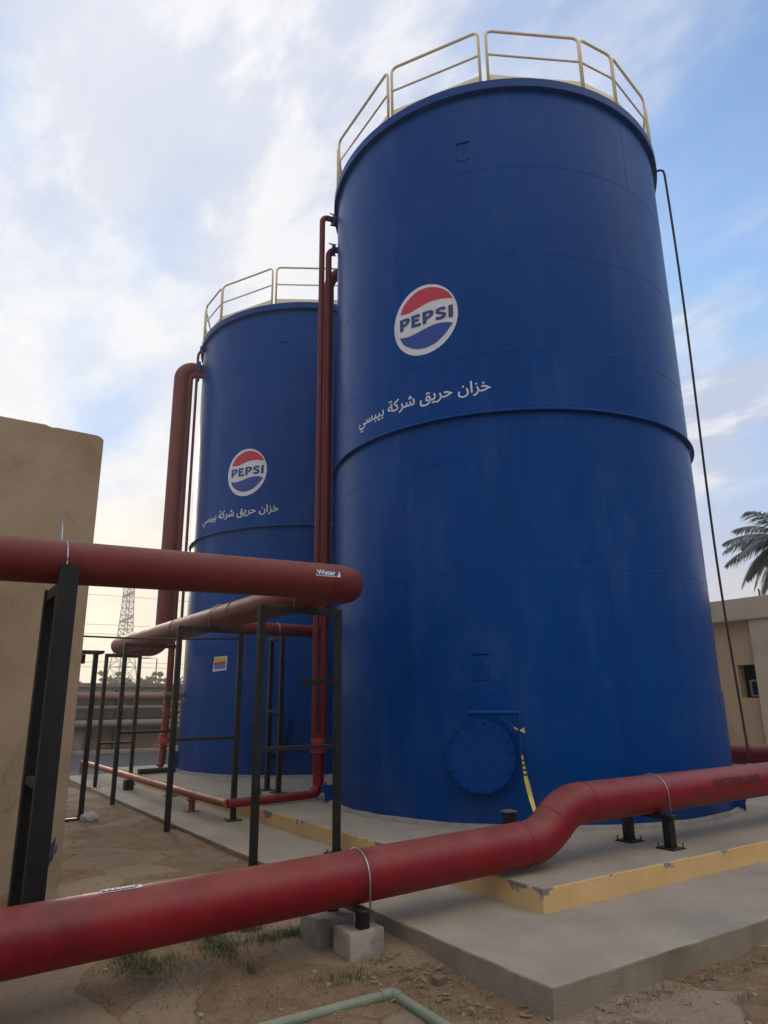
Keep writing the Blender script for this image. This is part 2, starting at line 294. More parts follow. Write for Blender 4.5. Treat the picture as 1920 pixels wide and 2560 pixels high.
def dirt():
    Mt = bpy.data.materials.new('sandy_dirt'); Mt.use_nodes = True
    t = Mt.node_tree; n = t.nodes; l = t.links; b = n['Principled BSDF']
    b.inputs['Roughness'].default_value = 0.95; b.inputs['Specular IOR Level'].default_value = 0.2
    tc = n.new('ShaderNodeTexCoord')
    def noise(s, d=8, r=0.6):
        q = n.new('ShaderNodeTexNoise'); l.new(tc.outputs['Object'], q.inputs[0])
        q.inputs['Scale'].default_value = s; q.inputs['Detail'].default_value = d; q.inputs['Roughness'].default_value = r
        return q.outputs[0]
    def ramp(v, *st):
        q = n.new('ShaderNodeValToRGB'); l.new(v, q.inputs[0]); e = q.color_ramp.elements
        while len(e) < len(st): e.new(0.5)
        for x, (p, c) in zip(e, st): x.position = p; x.color = (*c, 1)
        return q.outputs[0]
    def mix(f, a, c):
        q = n.new('ShaderNodeMix'); q.data_type = 'RGBA'; l.new(f, q.inputs[0])
        for i, v in ((6, a), (7, c)):
            if isinstance(v, tuple): q.inputs[i].default_value = (*v, 1)
            else: l.new(v, q.inputs[i])
        return q.outputs[2]
    sand = ramp(noise(5, 10), (0.3, (0.185, 0.118, 0.068)), (0.7, (0.305, 0.205, 0.125)))
    hard = ramp(noise(2.5, 10), (0.3, (0.205, 0.145, 0.092)), (0.7, (0.305, 0.225, 0.15)))
    dn = n.new('ShaderNodeTexNoise'); l.new(tc.outputs['Object'], dn.inputs[0]); dn.inputs['Scale'].default_value = 2.3; dn.inputs['Detail'].default_value = 7
    vm = n.new('ShaderNodeVectorMath'); vm.operation = 'MULTIPLY_ADD'
    l.new(dn.outputs['Color'], vm.inputs[0]); vm.inputs[1].default_value = (0.34, 0.34, 0.0); l.new(tc.outputs['Object'], vm.inputs[2])
    vo = n.new('ShaderNodeTexVoronoi'); vo.feature = 'DISTANCE_TO_EDGE'; l.new(vm.outputs[0], vo.inputs['Vector']); vo.inputs['Scale'].default_value = 1.55
    vc = n.new('ShaderNodeTexVoronoi'); vc.feature = 'F1'; l.new(vm.outputs[0], vc.inputs['Vector']); vc.inputs['Scale'].default_value = 1.55
    for q in (vo, vc): q.voronoi_dimensions = '2D'
    cs = n.new('ShaderNodeSeparateColor'); l.new(vc.outputs['Color'], cs.inputs[0])
    # each broken slab is bare to its own degree: some are swept clean, others buried in sand
    bare = n.new('ShaderNodeMath'); l.new(cs.outputs[0], bare.inputs[0]); l.new(noise(1.6, 7), bare.inputs[1])
    pat = ramp(bare.outputs[0], (0.40, (0, 0, 0)), (0.55, (1, 1, 1)))
    pat.node.color_ramp.elements[0].position = 0.92; pat.node.color_ramp.elements[1].position = 1.10
    tone = mix(cs.outputs[1], hard, (0.33, 0.25, 0.178))
    col = mix(pat, sand, tone)
    crk = ramp(vo.outputs['Distance'], (0.0, (1, 1, 1)), (0.035, (0, 0, 0)))
    cmask = n.new('ShaderNodeMath'); cmask.operation = 'MULTIPLY'; l.new(crk, cmask.inputs[0])
    l.new(ramp(noise(1.3, 6), (0.49, (0, 0, 0)), (0.66, (0.7, 0.7, 0.7))), cmask.inputs[1])
    col = mix(cmask.outputs[0], col, (0.11, 0.072, 0.040))
    spk = ramp(noise(55, 3, 0.7), (0.62, (0, 0, 0)), (0.72, (0.55, 0.55, 0.55)))
    col = mix(spk, col, (0.36, 0.26, 0.16))
    dk = ramp(noise(24, 6, 0.7), (0.60, (0, 0, 0)), (0.70, (0.6, 0.6, 0.6)))
    col = mix(dk, col, (0.085, 0.062, 0.038))
    l.new(col, b.inputs['Base Color'])
    ad = n.new('ShaderNodeMath'); ad.operation = 'ADD'; l.new(noise(38, 8, 0.7), ad.inputs[0])
    ml = n.new('ShaderNodeMath'); ml.operation = 'MULTIPLY'; l.new(cmask.outputs[0], ml.inputs[0]); ml.inputs[1].default_value = -1.2
    l.new(ml.outputs[0], ad.inputs[1])
    bp = n.new('ShaderNodeBump'); l.new(ad.outputs[0], bp.inputs['Height']); bp.inputs['Strength'].default_value = 0.9; bp.inputs['Distance'].default_value = 0.02
    l.new(bp.outputs[0], b.inputs['Normal'])
    return Mt
M['dirt'] = dirt()

# ------------------------------------------------------------------ mesh helpers
def empty(name, loc=(0, 0, 0), label=None, cat=None, group=None):
    o = bpy.data.objects.new(name, None); COL.objects.link(o); o.location = loc
    o.empty_display_size = 0.2
    return tag(o, label, cat, group)
def tag(o, label=None, cat=None, group=None, kind=None):
    if label: o['label'] = label
    if cat: o['category'] = cat
    if group: o['group'] = group
    if kind: o['kind'] = kind
    return o
def obj(name, bm, mats, parent=None, smooth=False, angle=None):
    """link a bmesh given in world coordinates as one object; origin moved to the parent's base"""
    me = bpy.data.meshes.new(name)
    bmesh.ops.recalc_face_normals(bm, faces=bm.faces)
    bm.to_mesh(me); bm.free()
    if not isinstance(mats, (list, tuple)): mats = [mats]
    for q in mats: me.materials.append(q)
    if smooth:
        for p in me.polygons: p.use_smooth = True
        if angle is not None: me.set_sharp_from_angle(angle=R_(angle))
    o = bpy.data.objects.new(name, me); COL.objects.link(o)
    if parent is not None:
        o.parent = parent
        wp = Vector((0, 0, 0)); q = parent
        while q is not None: wp += q.location; q = q.parent
        me.transform(Matrix.Translation(-wp))
    return o
def rawobj(name, bm, mats, parent=None, smooth=False):
    """like obj but keeps the face orientation as built"""
    me = bpy.data.meshes.new(name); bm.to_mesh(me); bm.free()
    if not isinstance(mats, (list, tuple)): mats = [mats]
    for q in mats: me.materials.append(q)
    if smooth:
        for p in me.polygons: p.use_smooth = True
    o = bpy.data.objects.new(name, me); COL.objects.link(o)
    if parent is not None:
        o.parent = parent
        wp = Vector((0, 0, 0)); q = parent
        while q is not None: wp += q.location; q = q.parent
        me.transform(Matrix.Translation(-wp))
    return o
def B(): return bmesh.new()
def box(bm, lo, hi, bev=0.0, mi=0):
    lo, hi = Vector(lo), Vector(hi)
    c = (lo + hi) / 2; d = hi - lo
    r = bmesh.ops.create_cube(bm, size=1.0, matrix=Matrix.Translation(c) @ Matrix.Diagonal((*d, 1)))
    vs = r['verts']
    fs = list({f for v in vs for f in v.link_faces})
    for f in fs: f.material_index = mi
    if bev:
        es = list({e for v in vs for e in v.link_edges})
        bmesh.ops.bevel(bm, geom=es, offset=bev, segments=2, profile=0.6, affect='EDGES')
    return bm
def beam(bm, p, q, w, h, up=(0, 0, 1), bev=0.004):
    p, q = Vector(p), Vector(q); d = q - p; L = d.length; d.normalize()
    up = Vector(up)
    if abs(d.dot(up)) > 0.98: up = Vector((1, 0, 0))
    s = d.cross(up).normalized(); u = s.cross(d)
    mt = Matrix(((s.x, d.x, u.x, 0), (s.y, d.y, u.y, 0), (s.z, d.z, u.z, 0), (0, 0, 0, 1)))
    mt = Matrix.Translation((p + q) / 2) @ mt @ Matrix.Diagonal((w, L, h, 1))
    r = bmesh.ops.create_cube(bm, size=1.0, matrix=mt)
    if bev:
        es = list({e for v in r['verts'] for e in v.link_edges})
        bmesh.ops.bevel(bm, geom=es, offset=bev, segments=1, affect='EDGES')
    return bm
def fillet(pts, r, n=8):
    """round the corners of a polyline; r may be one number or one per inner point"""
    pts = [Vector(p) for p in pts]; out = [pts[0]]
    for i in range(1, len(pts) - 1):
        ri = r[i - 1] if isinstance(r, (list, tuple)) else r
        a, b, c = pts[i - 1], pts[i], pts[i + 1]
        u = (a - b).normalized(); v = (c - b).normalized()
        ang = u.angle(v)
        if ri <= 0 or ang > 3.1: out.append(b); continue
        t = min(ri / math.tan(ang / 2), (a - b).length * 0.49 if i > 1 else (a - b).length * .98, (c - b).length * 0.49 if i < len(pts) - 2 else (c - b).length * .98)
        rr = t * math.tan(ang / 2)
        bis = (u + v).normalized(); cen = b + bis * (rr / math.sin(ang / 2))
        s = b + u * t - cen; e = b + v * t - cen
        for k in range(n + 1):
            out.append(cen + s.normalized().slerp(e.normalized(), k / n) * rr if s.angle(e) > 1e-4 else cen + s)
    out.append(pts[-1])
    return out
def tube(bm, path, r, seg=24, cap=True, mi=0):
    path = [Vector(p) for p in path]
    n = len(path); rings = []
    t = (path[1] - path[0]).normalized()
    ref = Vector((0, 0, 1)) if abs(t.z) < 0.95 else Vector((1, 0, 0))
    nrm = (ref - t * ref.dot(t)).normalized()
    for i in range(n):
        tn = (path[min(i + 1, n - 1)] - path[max(i - 1, 0)]).normalized()
        q = t.rotation_difference(tn); nrm = q @ nrm; nrm = (nrm - tn * nrm.dot(tn)).normalized(); t = tn
        bi = t.cross(nrm)
        rad = r(i / (n - 1)) if callable(r) else r
        rings.append([bm.verts.new(path[i] + (nrm * math.cos(2 * math.pi * k / seg) + bi * math.sin(2 * math.pi * k / seg)) * rad) for k in range(seg)])
    for a, b in zip(rings, rings[1:]):
        for k in range(seg):
            f = bm.faces.new((a[k], a[(k + 1) % seg], b[(k + 1) % seg], b[k])); f.material_index = mi
    if cap:
        bm.faces.new(list(reversed(rings[0]))); bm.faces.new(rings[-1])
    return bm
def disc(bm, p, q, r, seg=24): return tube(bm, [p, q], r, seg)
def torus_at(bm, c, axis, R, r, a0=0, a1=360, n=32, seg=8, up=(0, 0, 1)):
    c = Vector(c); ax = Vector(axis).normalized(); u = Vector(up); u = (u - ax * u.dot(ax)).normalized(); v = ax.cross(u)
    path = [c + (u * math.cos(R_(a0 + (a1 - a0) * k / n)) + v * math.sin(R_(a0 + (a1 - a0) * k / n))) * R for k in range(n + 1)]
    return tube(bm, path, r, seg)
def lathe(bm, cx, cy, prof, seg=128, close=False):
    rings = [[bm.verts.new((cx + r * math.cos(2 * math.pi * k / seg), cy + r * math.sin(2 * math.pi * k / seg), z)) for k in range(seg)] for r, z in prof]
    pr = list(zip(rings, rings[1:])) + ([(rings[-1], rings[0])] if close else [])
    for a, b in pr:
        for k in range(seg): bm.faces.new((a[k], a[(k + 1) % seg], b[(k + 1) % seg], b[k]))
    return bm
def ubolt(name, c, axis, R, parent, mt, foot=0.25, r=0.009):
    """round clamp bar over a pipe, legs down beside it"""
    c = Vector(c); ax = Vector(axis).normalized(); side = ax.cross(Vector((0, 0, 1))).normalized()
    path = [c + side * R - Vector((0, 0, foot))]
    for k in range(17):
        a = math.pi * k / 16
        path.append(c + side * R * math.cos(a) + Vector((0, 0, 1)) * R * math.sin(a))
    path.append(c - side * R - Vector((0, 0, foot)))
    bm = B(); tube(bm, path, r, 8); return obj(name, bm, mt, parent, True)

# ------------------------------------------------------------------ setting: ground, road, slabs
def gz(x, y):
    """ground height: low at the near corner, filled up towards the far side of the yard"""
    t = min(1, max(0, (y - 0.2) / 3.2)); t = t * t * (3 - 2 * t)
    s = min(1, max(0, (15.5 - y) / 4)); s = s * s * (3 - 2 * s)
    return 0.115 * t * s
from mathutils import noise as mnoise
def axis_vals(lo, hi, fine_lo, fine_hi, step):
    v = [fine_lo + step * i for i in range(int((fine_hi - fine_lo) / step) + 1)]
    a = fine_lo; d = step
    while a > lo: d *= 1.6; a = max(lo, a - d); v.insert(0, a)
    a = v[-1]; d = step
    while a < hi: d *= 1.6; a = min(hi, a + d); v.append(a)
    return v
xs = axis_vals(-180, 180, -5.0, 4.0, 0.06); ys = axis_vals(-120, 200, -2.5, 9.0, 0.06)
bm = B(); gv = []
for y in ys:
    row = []
    for x in xs:
        h = gz(x, y)
        if -6 < x < 6 and -4 < y < 17:
            w = 0.016 * mnoise.noise((x * 0.9, y * 0.9, 0)) + 0.009 * mnoise.noise((x * 3.1, y * 3.1, 4)) + 0.006 * mnoise.noise((x * 9, y * 9, 8))
            # soil banked a little against the slab edge
            dd = max(-y, -x) if (x < 0 or y < 0) else 0
            w += 0.03 * math.exp(-max(0, dd) * 5) * (0.5 + mnoise.noise((x * 2, y * 2, 1))) * (1 if y < 3 else 0.3)
            h += w
        if x > 0.15 and 0.15 < y < 15: h = min(h, 0.05)
        if y > 15.3: h -= 0.03
        row.append(bm.verts.new((x, y, h)))
    gv.append(row)
for a, b in zip(gv, gv[1:]):
    for k in range(len(xs) - 1): bm.faces.new((a[k], a[k + 1], b[k + 1], b[k]))
g = obj('ground', bm, M['dirt'], smooth=True); tag(g, kind='structure')

bm = B(); box(bm, (-60, 16.2, -0.05), (70, 25.2, 0.03)); tag(obj('road', bm, M['asphalt']), kind='structure')

S1, S2 = 0.173, 0.351
def rough_slab(name, lo, hi, mt_top, mt_side, step=0.12, amp=0.006, bevel=0.012):
    """slab with slightly ragged arrises; side faces carry their own material"""
    bm = B(); x0, y0, z0 = lo; x1, y1, z1 = hi
    per = []
    nx = int((x1 - x0) / step); ny = int((y1 - y0) / step)
    per += [(x0 + (x1 - x0) * i / nx, y0) for i in range(nx)] + [(x1, y0 + (y1 - y0) * i / ny) for i in range(ny)]
    per += [(x1 - (x1 - x0) * i / nx, y1) for i in range(nx)] + [(x0, y1 - (y1 - y0) * i / ny) for i in range(ny)]
    cx, cy = (x0 + x1) / 2, (y0 + y1) / 2
    def ring(z, ins, am):
        out = []
        for k, (x, y) in enumerate(per):
            j = am * mnoise.noise((x * 4.1, y * 4.1, z * 9 + 3)) + am * 0.7 * mnoise.noise((x * 13, y * 13, z * 9))
            dx = (1 if x <= x0 + 1e-6 else -1 if x >= x1 - 1e-6 else 0); dy = (1 if y <= y0 + 1e-6 else -1 if y >= y1 - 1e-6 else 0)
            out.append(bm.verts.new((x + dx * (ins + j), y + dy * (ins + j), z + (j * 0.4 if z > z0 + .02 else 0))))
        return out
    rs = [ring(z0, 0.0, amp), ring((z0 * .6 + z1 * .4), 0.0, amp * 1.3), ring(z1 - bevel, 0.0, amp), ring(z1 - bevel * .3, bevel * .35, amp * .8), ring(z1, bevel, amp * .5)]
    n = len(per)
    for i, (a, b) in enumerate(zip(rs, rs[1:])):
        for k in range(n):
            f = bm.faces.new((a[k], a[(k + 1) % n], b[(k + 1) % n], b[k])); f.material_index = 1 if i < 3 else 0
    bm.faces.new(rs[-1])
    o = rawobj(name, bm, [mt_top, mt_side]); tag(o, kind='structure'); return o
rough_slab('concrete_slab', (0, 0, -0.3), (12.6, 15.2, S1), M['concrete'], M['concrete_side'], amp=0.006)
rough_slab('tank_plinth', (0.998, 1.03, S1 - 0.1), (9.3, 14.6, S2), M['concrete'], M['yplinth'], amp=0.007)

# ------------------------------------------------------------------ tanks
TR = 2.9
def polar(c, az, r, z): return Vector((c[0] + r * math.cos(R_(az)), c[1] + r * math.sin(R_(az)), z))
def wrap(bm, c, az0, z0, r):
    """bend a flat sheet (x along the shell, y up) round the tank"""
    xs_ = [v.co.x for v in bm.verts]
    x = math.floor(min(xs_) / 0.06) * 0.06
    while x < max(xs_):
        geom = bm.verts[:] + bm.edges[:] + bm.faces[:]
        bmesh.ops.bisect_plane(bm, geom=geom, plane_co=(x, 0, 0), plane_no=(1, 0, 0)); x += 0.06
    for v in bm.verts:
        a = R_(az0) + v.co.x / r; off = v.co.z
        v.co = Vector((c[0] + (r + off) * math.cos(a), c[1] + (r + off) * math.sin(a), z0 + v.co.y))
def poly(bm, outer, holes=(), z=0.0, thick=0.0):
    loops = [[Vector((x, y, 0)) for x, y in outer]] + [[Vector((x, y, 0)) for x, y in h] for h in holes]
    flat = [p for l in loops for p in l]
    vs = [bm.verts.new((p.x, p.y, z)) for p in flat]
    for t in tessellate_polygon(loops):
        try:
            f = bm.faces.new([vs[i] for i in t]); f.normal_update()
            if f.normal.z < 0: f.normal_flip()
        except ValueError: pass
    return bm
def textmesh(s, size=1.0, offset=0.0, align='CENTER'):
    c = bpy.data.curves.new('lettering', 'FONT'); c.body = s; c.size = size; c.offset = offset; c.align_x = align
    c.resolution_u = 4
    o = bpy.data.objects.new('lettering', c); COL.objects.link(o)
    bpy.context.view_layer.update()
    me = bpy.data.meshes.new_from_object(o.evaluated_get(bpy.context.evaluated_depsgraph_get()))
    bm = B(); bm.from_mesh(me)
    bpy.data.objects.remove(o); bpy.data.curves.remove(c); bpy.data.meshes.remove(me)
    for f in bm.faces:
        if f.normal.z < 0: f.normal_flip()
    return bm
def spline(pts, n=6):
    """Catmull-Rom through the points"""
    out = []
    for i in range(len(pts) - 1):
        p0 = pts[max(i - 1, 0)]; p1 = pts[i]; p2 = pts[i + 1]; p3 = pts[min(i + 2, len(pts) - 1)]
        for k in range(n):
            t = k / n
            out.append(tuple(0.5 * ((2 * p1[j]) + (-p0[j] + p2[j]) * t + (2 * p0[j] - 5 * p1[j] + 4 * p2[j] - p3[j]) * t * t + (-p0[j] + 3 * p1[j] - 3 * p2[j] + p3[j]) * t ** 3) for j in (0, 1)))
    out.append(pts[-1]); return out
ARAB = [0xFEA7, 0xFEB0, 0xFE8D, 0xFEE5, 0x20, 0xFEA3, 0xFEAE, 0xFEF3, 0xFED6, 0x20, 0xFEB7, 0xFEAE, 0xFEDB, 0xFE94, 0x20, 0xFE91, 0xFEF4, 0xFE92, 0xFEB4, 0xFEF2]
ARTXT = ''.join(chr(c) for c in reversed(ARAB))

def emblem(c, az0, z0, parent, r):
    e = []
    ring = [(-0.01 + 0.515 * math.cos(2 * math.pi * k / 64), 0.005 + 0.548 * math.sin(2 * math.pi * k / 64)) for k in range(64)]
    bm = B(); poly(bm, ring); wrap(bm, c, az0, z0, r + 0.003)
    em = rawobj('emblem', bm, M['white'], parent)
    low = spline([(-0.412, 0.212), (-0.279, 0.186), (-0.149, 0.204), (0.024, 0.248), (0.189, 0.260), (0.347, 0.242), (0.446, 0.213)])
    top = spline([(0.446, 0.213), (0.373, 0.337), (0.241, 0.440), (0.056, 0.500), (-0.142, 0.472), (-0.328, 0.349), (-0.412, 0.212)])
    bm = B(); poly(bm, low[:-1] + top[:-1]); wrap(bm, c, az0, z0, r + 0.006); rawobj('red_wave', bm, M['logo_red'], em)
    t2 = spline([(-0.424, -0.161), (-0.288, -0.189), (-0.159, -0.18), (0.013, -0.144), (0.177, -0.118), (0.312, -0.128), (0.432, -0.165)])
    b2 = spline([(0.432, -0.165), (0.26, -0.353), (0.074, -0.440), (-0.141, -0.425), (-0.343, -0.302), (-0.424, -0.161)])
    bm = B(); poly(bm, t2[:-1] + b2[:-1]); wrap(bm, c, az0, z0, r + 0.006); rawobj('blue_wave', bm, M['logo_blue'], em)
    bm = B()
    def P(x):
        o = [(0, 0.122), (0.112, 0.122), (0.155, 0.112), (0.178, 0.085), (0.174, 0.050), (0.150, 0.020), (0.110, 0.000), (0.066, -0.010), (0.058, -0.070), (0, -0.070)]
        h = [(0.062, 0.078), (0.092, 0.080), (0.112, 0.070), (0.108, 0.052), (0.085, 0.036), (0.062, 0.030)]
        poly(bm, [(x + a, b) for a, b in o], [[(x + a, b) for a, b in h]])
    P(-0.417); P(-0.028)
    ex = -0.215
    poly(bm, [(ex + a, b) for a, b in [(0, 0.124), (0.145, 0.116), (0.140, 0.068), (0.058, 0.074), (0.057, 0.050), (0.128, 0.046), (0.127, 0.004), (0.056, 0.004), (0.055, -0.026), (0.154, -0.030), (0.156, -0.076), (0, -0.070)]])
    sx = 0.166
    s_pts = [(0.168, 0.106), (0.120, 0.122), (0.062, 0.120), (0.018, 0.098), (0.006, 0.062), (0.026, 0.030), (0.072, 0.012), (0.108, -0.002), (0.104, -0.020), (0.072, -0.026), (0.020, -0.012), (0.008, -0.056), (0.060, -0.072), (0.118, -0.068), (0.160, -0.046), (0.174, -0.008), (0.156, 0.026), (0.110, 0.044), (0.072, 0.056), (0.068, 0.074), (0.096, 0.080), (0.156, 0.066)]
    poly(bm, [(sx + a, b) for a, b in s_pts])
    poly(bm, [(0.372, 0.118), (0.440, 0.121), (0.435, -0.074), (0.370, -0.071)])
    wrap(bm, c, az0, z0, r + 0.009); rawobj('wordmark', bm, M['navy'], em)
    return em

def rail_panel(c, a0, a1, parent):
    """one pre-welded guard rail panel with a toe board, straight between its two posts"""
    rr = TR + 0.035
    p0, p1 = polar(c, a0, rr, 0), polar(c, a1, rr, 0)
    zb, zt = 10.70, 11.76
    def at(p, z): return Vector((p.x, p.y, z))
    bm = B()
    tube(bm, fillet([at(p0, zb), at(p0, zt), at(p1, zt), at(p1, zb)], 0.10, 6), 0.023, 10)
    tube(bm, [at(p0, zb + 0.60), at(p1, zb + 0.60)], 0.017, 8)
    pn = obj('railing_panel', bm, M['cream'], parent, True)
    bm = B(); beam(bm, at(p0, 10.86), at(p1, 10.86), 0.008, 0.11, bev=0); obj('toe_board', bm, M['cream'], pn)
    return pn

def tank(c, label, logo_az, logo_z, mh_az, panels, chairs, txt_az):
    t = empty('storage_tank', (c[0], c[1], S2), label, 'tank', 'blue storage tanks')
    # shell: seven plate courses with weld beads, thicker bottom course
    prof = []
    H = 1.484; z0 = S2 + 0.002
    for k in range(7):
        r = TR + (0.017 if k == 0 else 0.0)
        zz0, zz1 = z0 + H * k, z0 + H * (k + 1)
        prof += [(r, zz0 + (0.008 if k else 0))]
        for j in range(1, 6): prof.append((r, zz0 + (zz1 - zz0) * j / 6))
        prof += [(r, zz1 - 0.010)]
        if k < 6: prof += [(r + 0.0028, zz1 - 0.005), (r + 0.0028, zz1 + 0.003)]
    prof += [(TR, 10.74)]
    bm = B(); lathe(bm, c[0], c[1], prof, 160)
    # vertical weld beads, staggered from course to course
    for k in range(7):
        for j in range(3):
            az = (-163.4 if k in (3, 5) else -110.0 if k in (1,) else -190.0 + 37 * k) + 120 * j
            r = TR + (0.017 if k == 0 else 0)
            p, q = polar(c, az, r, z0 + H * k + .01), polar(c, az, r, z0 + H * (k + 1) - .01)
            tube(bm, [p, q], 0.003, 6)
    sh = obj('shell', bm, M['blue'], t, True, 14)
    bm = B(); lathe(bm, c[0], c[1], [(0.02, 11.3), (TR + 0.02, 10.765), (TR + 0.02, 10.75), (0.02, 11.28)], 96); obj('roof', bm, M['roof'], t, True, 40)
    bm = B(); lathe(bm, c[0], c[1], [(TR + 0.004, 10.62), (TR + 0.075, 10.62), (TR + 0.075, 10.765), (TR + 0.004, 10.765)], 160, True); obj('top_rim', bm, M['blue_plain'], t, True, 30)
    bm = B(); lathe(bm, c[0], c[1], [(TR + 0.004, 5.400), (TR + 0.065, 5.403), (TR + 0.065, 5.418), (TR + 0.004, 5.46)], 160, True); obj('stiffener_ring', bm, M['blue_plain'], t, True, 30)
    # uneven grout round the foot
    bm = B(); seg = 220; rings = []
    for (dr, z) in ((0.012, S2 + 0.045), (0.045, S2 + 0.05), (0.085, S2 + 0.022), (0.10, S2 - 0.01)):
        ring = []
        for k in range(seg):
            a = 2 * math.pi * k / seg; n_ = mnoise.noise((math.cos(a) * 9, math.sin(a) * 9, z * 3))
            rr = TR + 0.017 + dr + (0.018 * n_ if dr > 0.02 else 0)
            ring.append(bm.verts.new((c[0] + rr * math.cos(a), c[1] + rr * math.sin(a), z + 0.010 * n_)))
        rings.append(ring)
    for a, b in zip(rings, rings[1:]):
        for k in range(seg): bm.faces.new((a[k], a[(k + 1) % seg], b[(k + 1) % seg], b[k]))
    obj('grout_bead', bm, M['grout'], t, True)
    for a0, a1 in panels: rail_panel(c, a0, a1, t)
    emblem(c, logo_az, logo_z, t, TR)
    # lettering under the emblem
    bm = textmesh(ARTXT, 1.0, 0.012)
    x0 = min(v.co.x for v in bm.verts); x1 = max(v.co.x for v in bm.verts)
    k = 2.26 / (x1 - x0)
    for v in bm.verts: v.co = Vector(((v.co.x - (x0 + x1) / 2) * k, v.co.y * k * 0.98, 0))
    wrap(bm, c, txt_az, 5.74, TR + 0.003); rawobj('lettering', bm, M['white'], t)
    # manhole with bolted cover and davit arm
    az = mh_az; n = (polar(c, az, 1, 0) - Vector((c[0], c[1], 0))); sd = Vector((-n.y, n.x, 0))
    ctr = polar(c, az, TR, 1.14)
    bm = B(); disc(bm, ctr - n * 0.06, ctr + n * 0.16, 0.335, 48); mh = obj('manhole_neck', bm, M['blue_plain'], t, True, 40)
    bm = B(); disc(bm, ctr + n * 0.150, ctr + n * 0.176, 0.405, 64)
    disc(bm, ctr + n * 0.182, ctr + n * 0.210, 0.402, 64)
    cv = obj('manhole_cover', bm, M['blue_plain'], t, True, 40)
    bolt0 = None
    for k in range(20):
        a = 2 * math.pi * (k + .5) / 20
        p = ctr + (sd * math.cos(a) + Vector((0, 0, 1)) * math.sin(a)) * 0.377
        bm = B(); tube(bm, [p + n * 0.125, p + n * 0.149], 0.020, 6); tube(bm, [p + n * 0.1485, p + n * 0.2125], 0.010, 6); tube(bm, [p + n * 0.212, p + n * 0.236], 0.020, 6); tube(bm, [p + n * 0.2355, p + n * 0.250], 0.010, 6)
        obj('bolt', bm, M['blue_plain'], cv, True, 40)
    hp = ctr + sd * 0.335 + n * 0.17
    bm = B()
    tube(bm, [ctr + sd * -0.12 + n * 0.20 + Vector((0, 0, .475)), ctr + sd * 0.475 + n * 0.20 + Vector((0, 0, .475))], 0.027, 12)
    tube(bm, [ctr + sd * 0.465 + n * 0.20 + Vector((0, 0, .475)), ctr + sd * 0.465 + n * 0.20 + Vector((0, 0, .02))], 0.024, 12)
    beam(bm, ctr + sd * 0.24 + n * 0.20 + Vector((0, 0, .45)), ctr + sd * 0.445 + n * 0.20 + Vector((0, 0, .25)), 0.012, 0.05)
    for dz in (0.30, 0.08): beam(bm, ctr + sd * 0.465 + n * -0.03 + Vector((0, 0, dz)), ctr + sd * 0.465 + n * 0.17 + Vector((0, 0, dz)), 0.05, 0.012)
    tube(bm, [ctr + sd * -0.02 + n * 0.20 + Vector((0, 0, .55)), ctr + sd * -0.02 + n * 0.20 + Vector((0, 0, .38))], 0.008, 8)
    obj('davit_arm', bm, M['blue_plain'], t, True, 40)
    # small lug with a hook, and a bracket high up
    for zz, aa in ((2.30, az + 0.3), (9.78, az + 1.9)):
        n2 = (polar(c, aa, 1, 0) - Vector((c[0], c[1], 0))); s2 = Vector((-n2.y, n2.x, 0)); p = polar(c, aa, TR, zz)
        bm = B(); beam(bm, p - s2 * 0.105 + n2 * 0.009, p + s2 * 0.105 + n2 * 0.009, 0.022, 0.010)
        beam(bm, p - s2 * 0.085 + n2 * 0.003 - Vector((0, 0, .22)), p + s2 * 0.085 + n2 * 0.003 - Vector((0, 0, .22)), 0.010, 0.19)
        tube(bm, fillet([p + n2 * 0.012 - Vector((0, 0, .06)), p + n2 * 0.05 - s2 * 0.015 - Vector((0, 0, .12)), p + n2 * 0.04 + s2 * 0.005 - Vector((0, 0, .21))], .03), 0.009, 8)
        obj('bracket', bm, M['blue_plain'], t, True, 40)
    for aa in chairs:
        n2 = (polar(c, aa, 1, 0) - Vector((c[0], c[1], 0))); s2 = Vector((-n2.y, n2.x, 0)); p = polar(c, aa, TR + 0.015, S2)
        bm = B()
        for s in (-0.06, 0.06):
            q = p + s2 * s
            vs = [q + n2 * 0.0 + Vector((0, 0, .02)), q + n2 * 0.09 + Vector((0, 0, .02)), q + n2 * 0.17 + Vector((0, 0, .22)), q + Vector((0, 0, .22))]
            f = [bm.verts.new(v - s2 * .006) for v in vs]; g_ = [bm.verts.new(v + s2 * .006) for v in vs]
            bm.faces.new(f); bm.faces.new(list(reversed(g_)))
            for k in range(4): bm.faces.new((f[k], f[(k + 1) % 4], g_[(k + 1) % 4], g_[k]))
        beam(bm, p + n2 * 0.0 + Vector((0, 0, .23)), p + n2 * 0.18 + Vector((0, 0, .23)), 0.14, 0.018)
        tube(bm, [p + n2 * 0.11 + Vector((0, 0, .0)), p + n2 * 0.11 + Vector((0, 0, .28))], 0.013, 8)
        obj('anchor_chair', bm, M['blue_plain'], t)
    return t
TA, TB = (4.76, 5.05), (4.76, 12.25)
def rest(a, b, step=27.0, gap=2.0):
    out = []; n = max(1, round((b - a) / (step + gap))); w = (b - a) / n
    for k in range(n): out.append((a + w * k + gap / 2, a + w * (k + 1) - gap / 2))
    return out
pA = [(-199.4, -165.3), (-163.7, -134.6), (-132.3, -103.2), (-102.8, -89.8), (-89.4, -66.5)] + rest(-64, 159)
pB = [(-189.3, -168.4), (-167.6, -137.1), (-135.2, -106.0), (-104.5, -78)] + rest(-76, 169)
tankA = tank(TA, 'nearer and larger looking blue cylindrical tank with round emblem and white lettering', -154.4, 7.0, -142.8, pA, (156, 110, 64, 18, -28, -67), -158.9)
tankB = tank(TB, 'farther blue cylindrical tank with emblem, half hidden behind the red overhead pipe', -146.9, 6.70, -132.8, pB, (163, 110, 64, 18, -28, -67), -153.4)

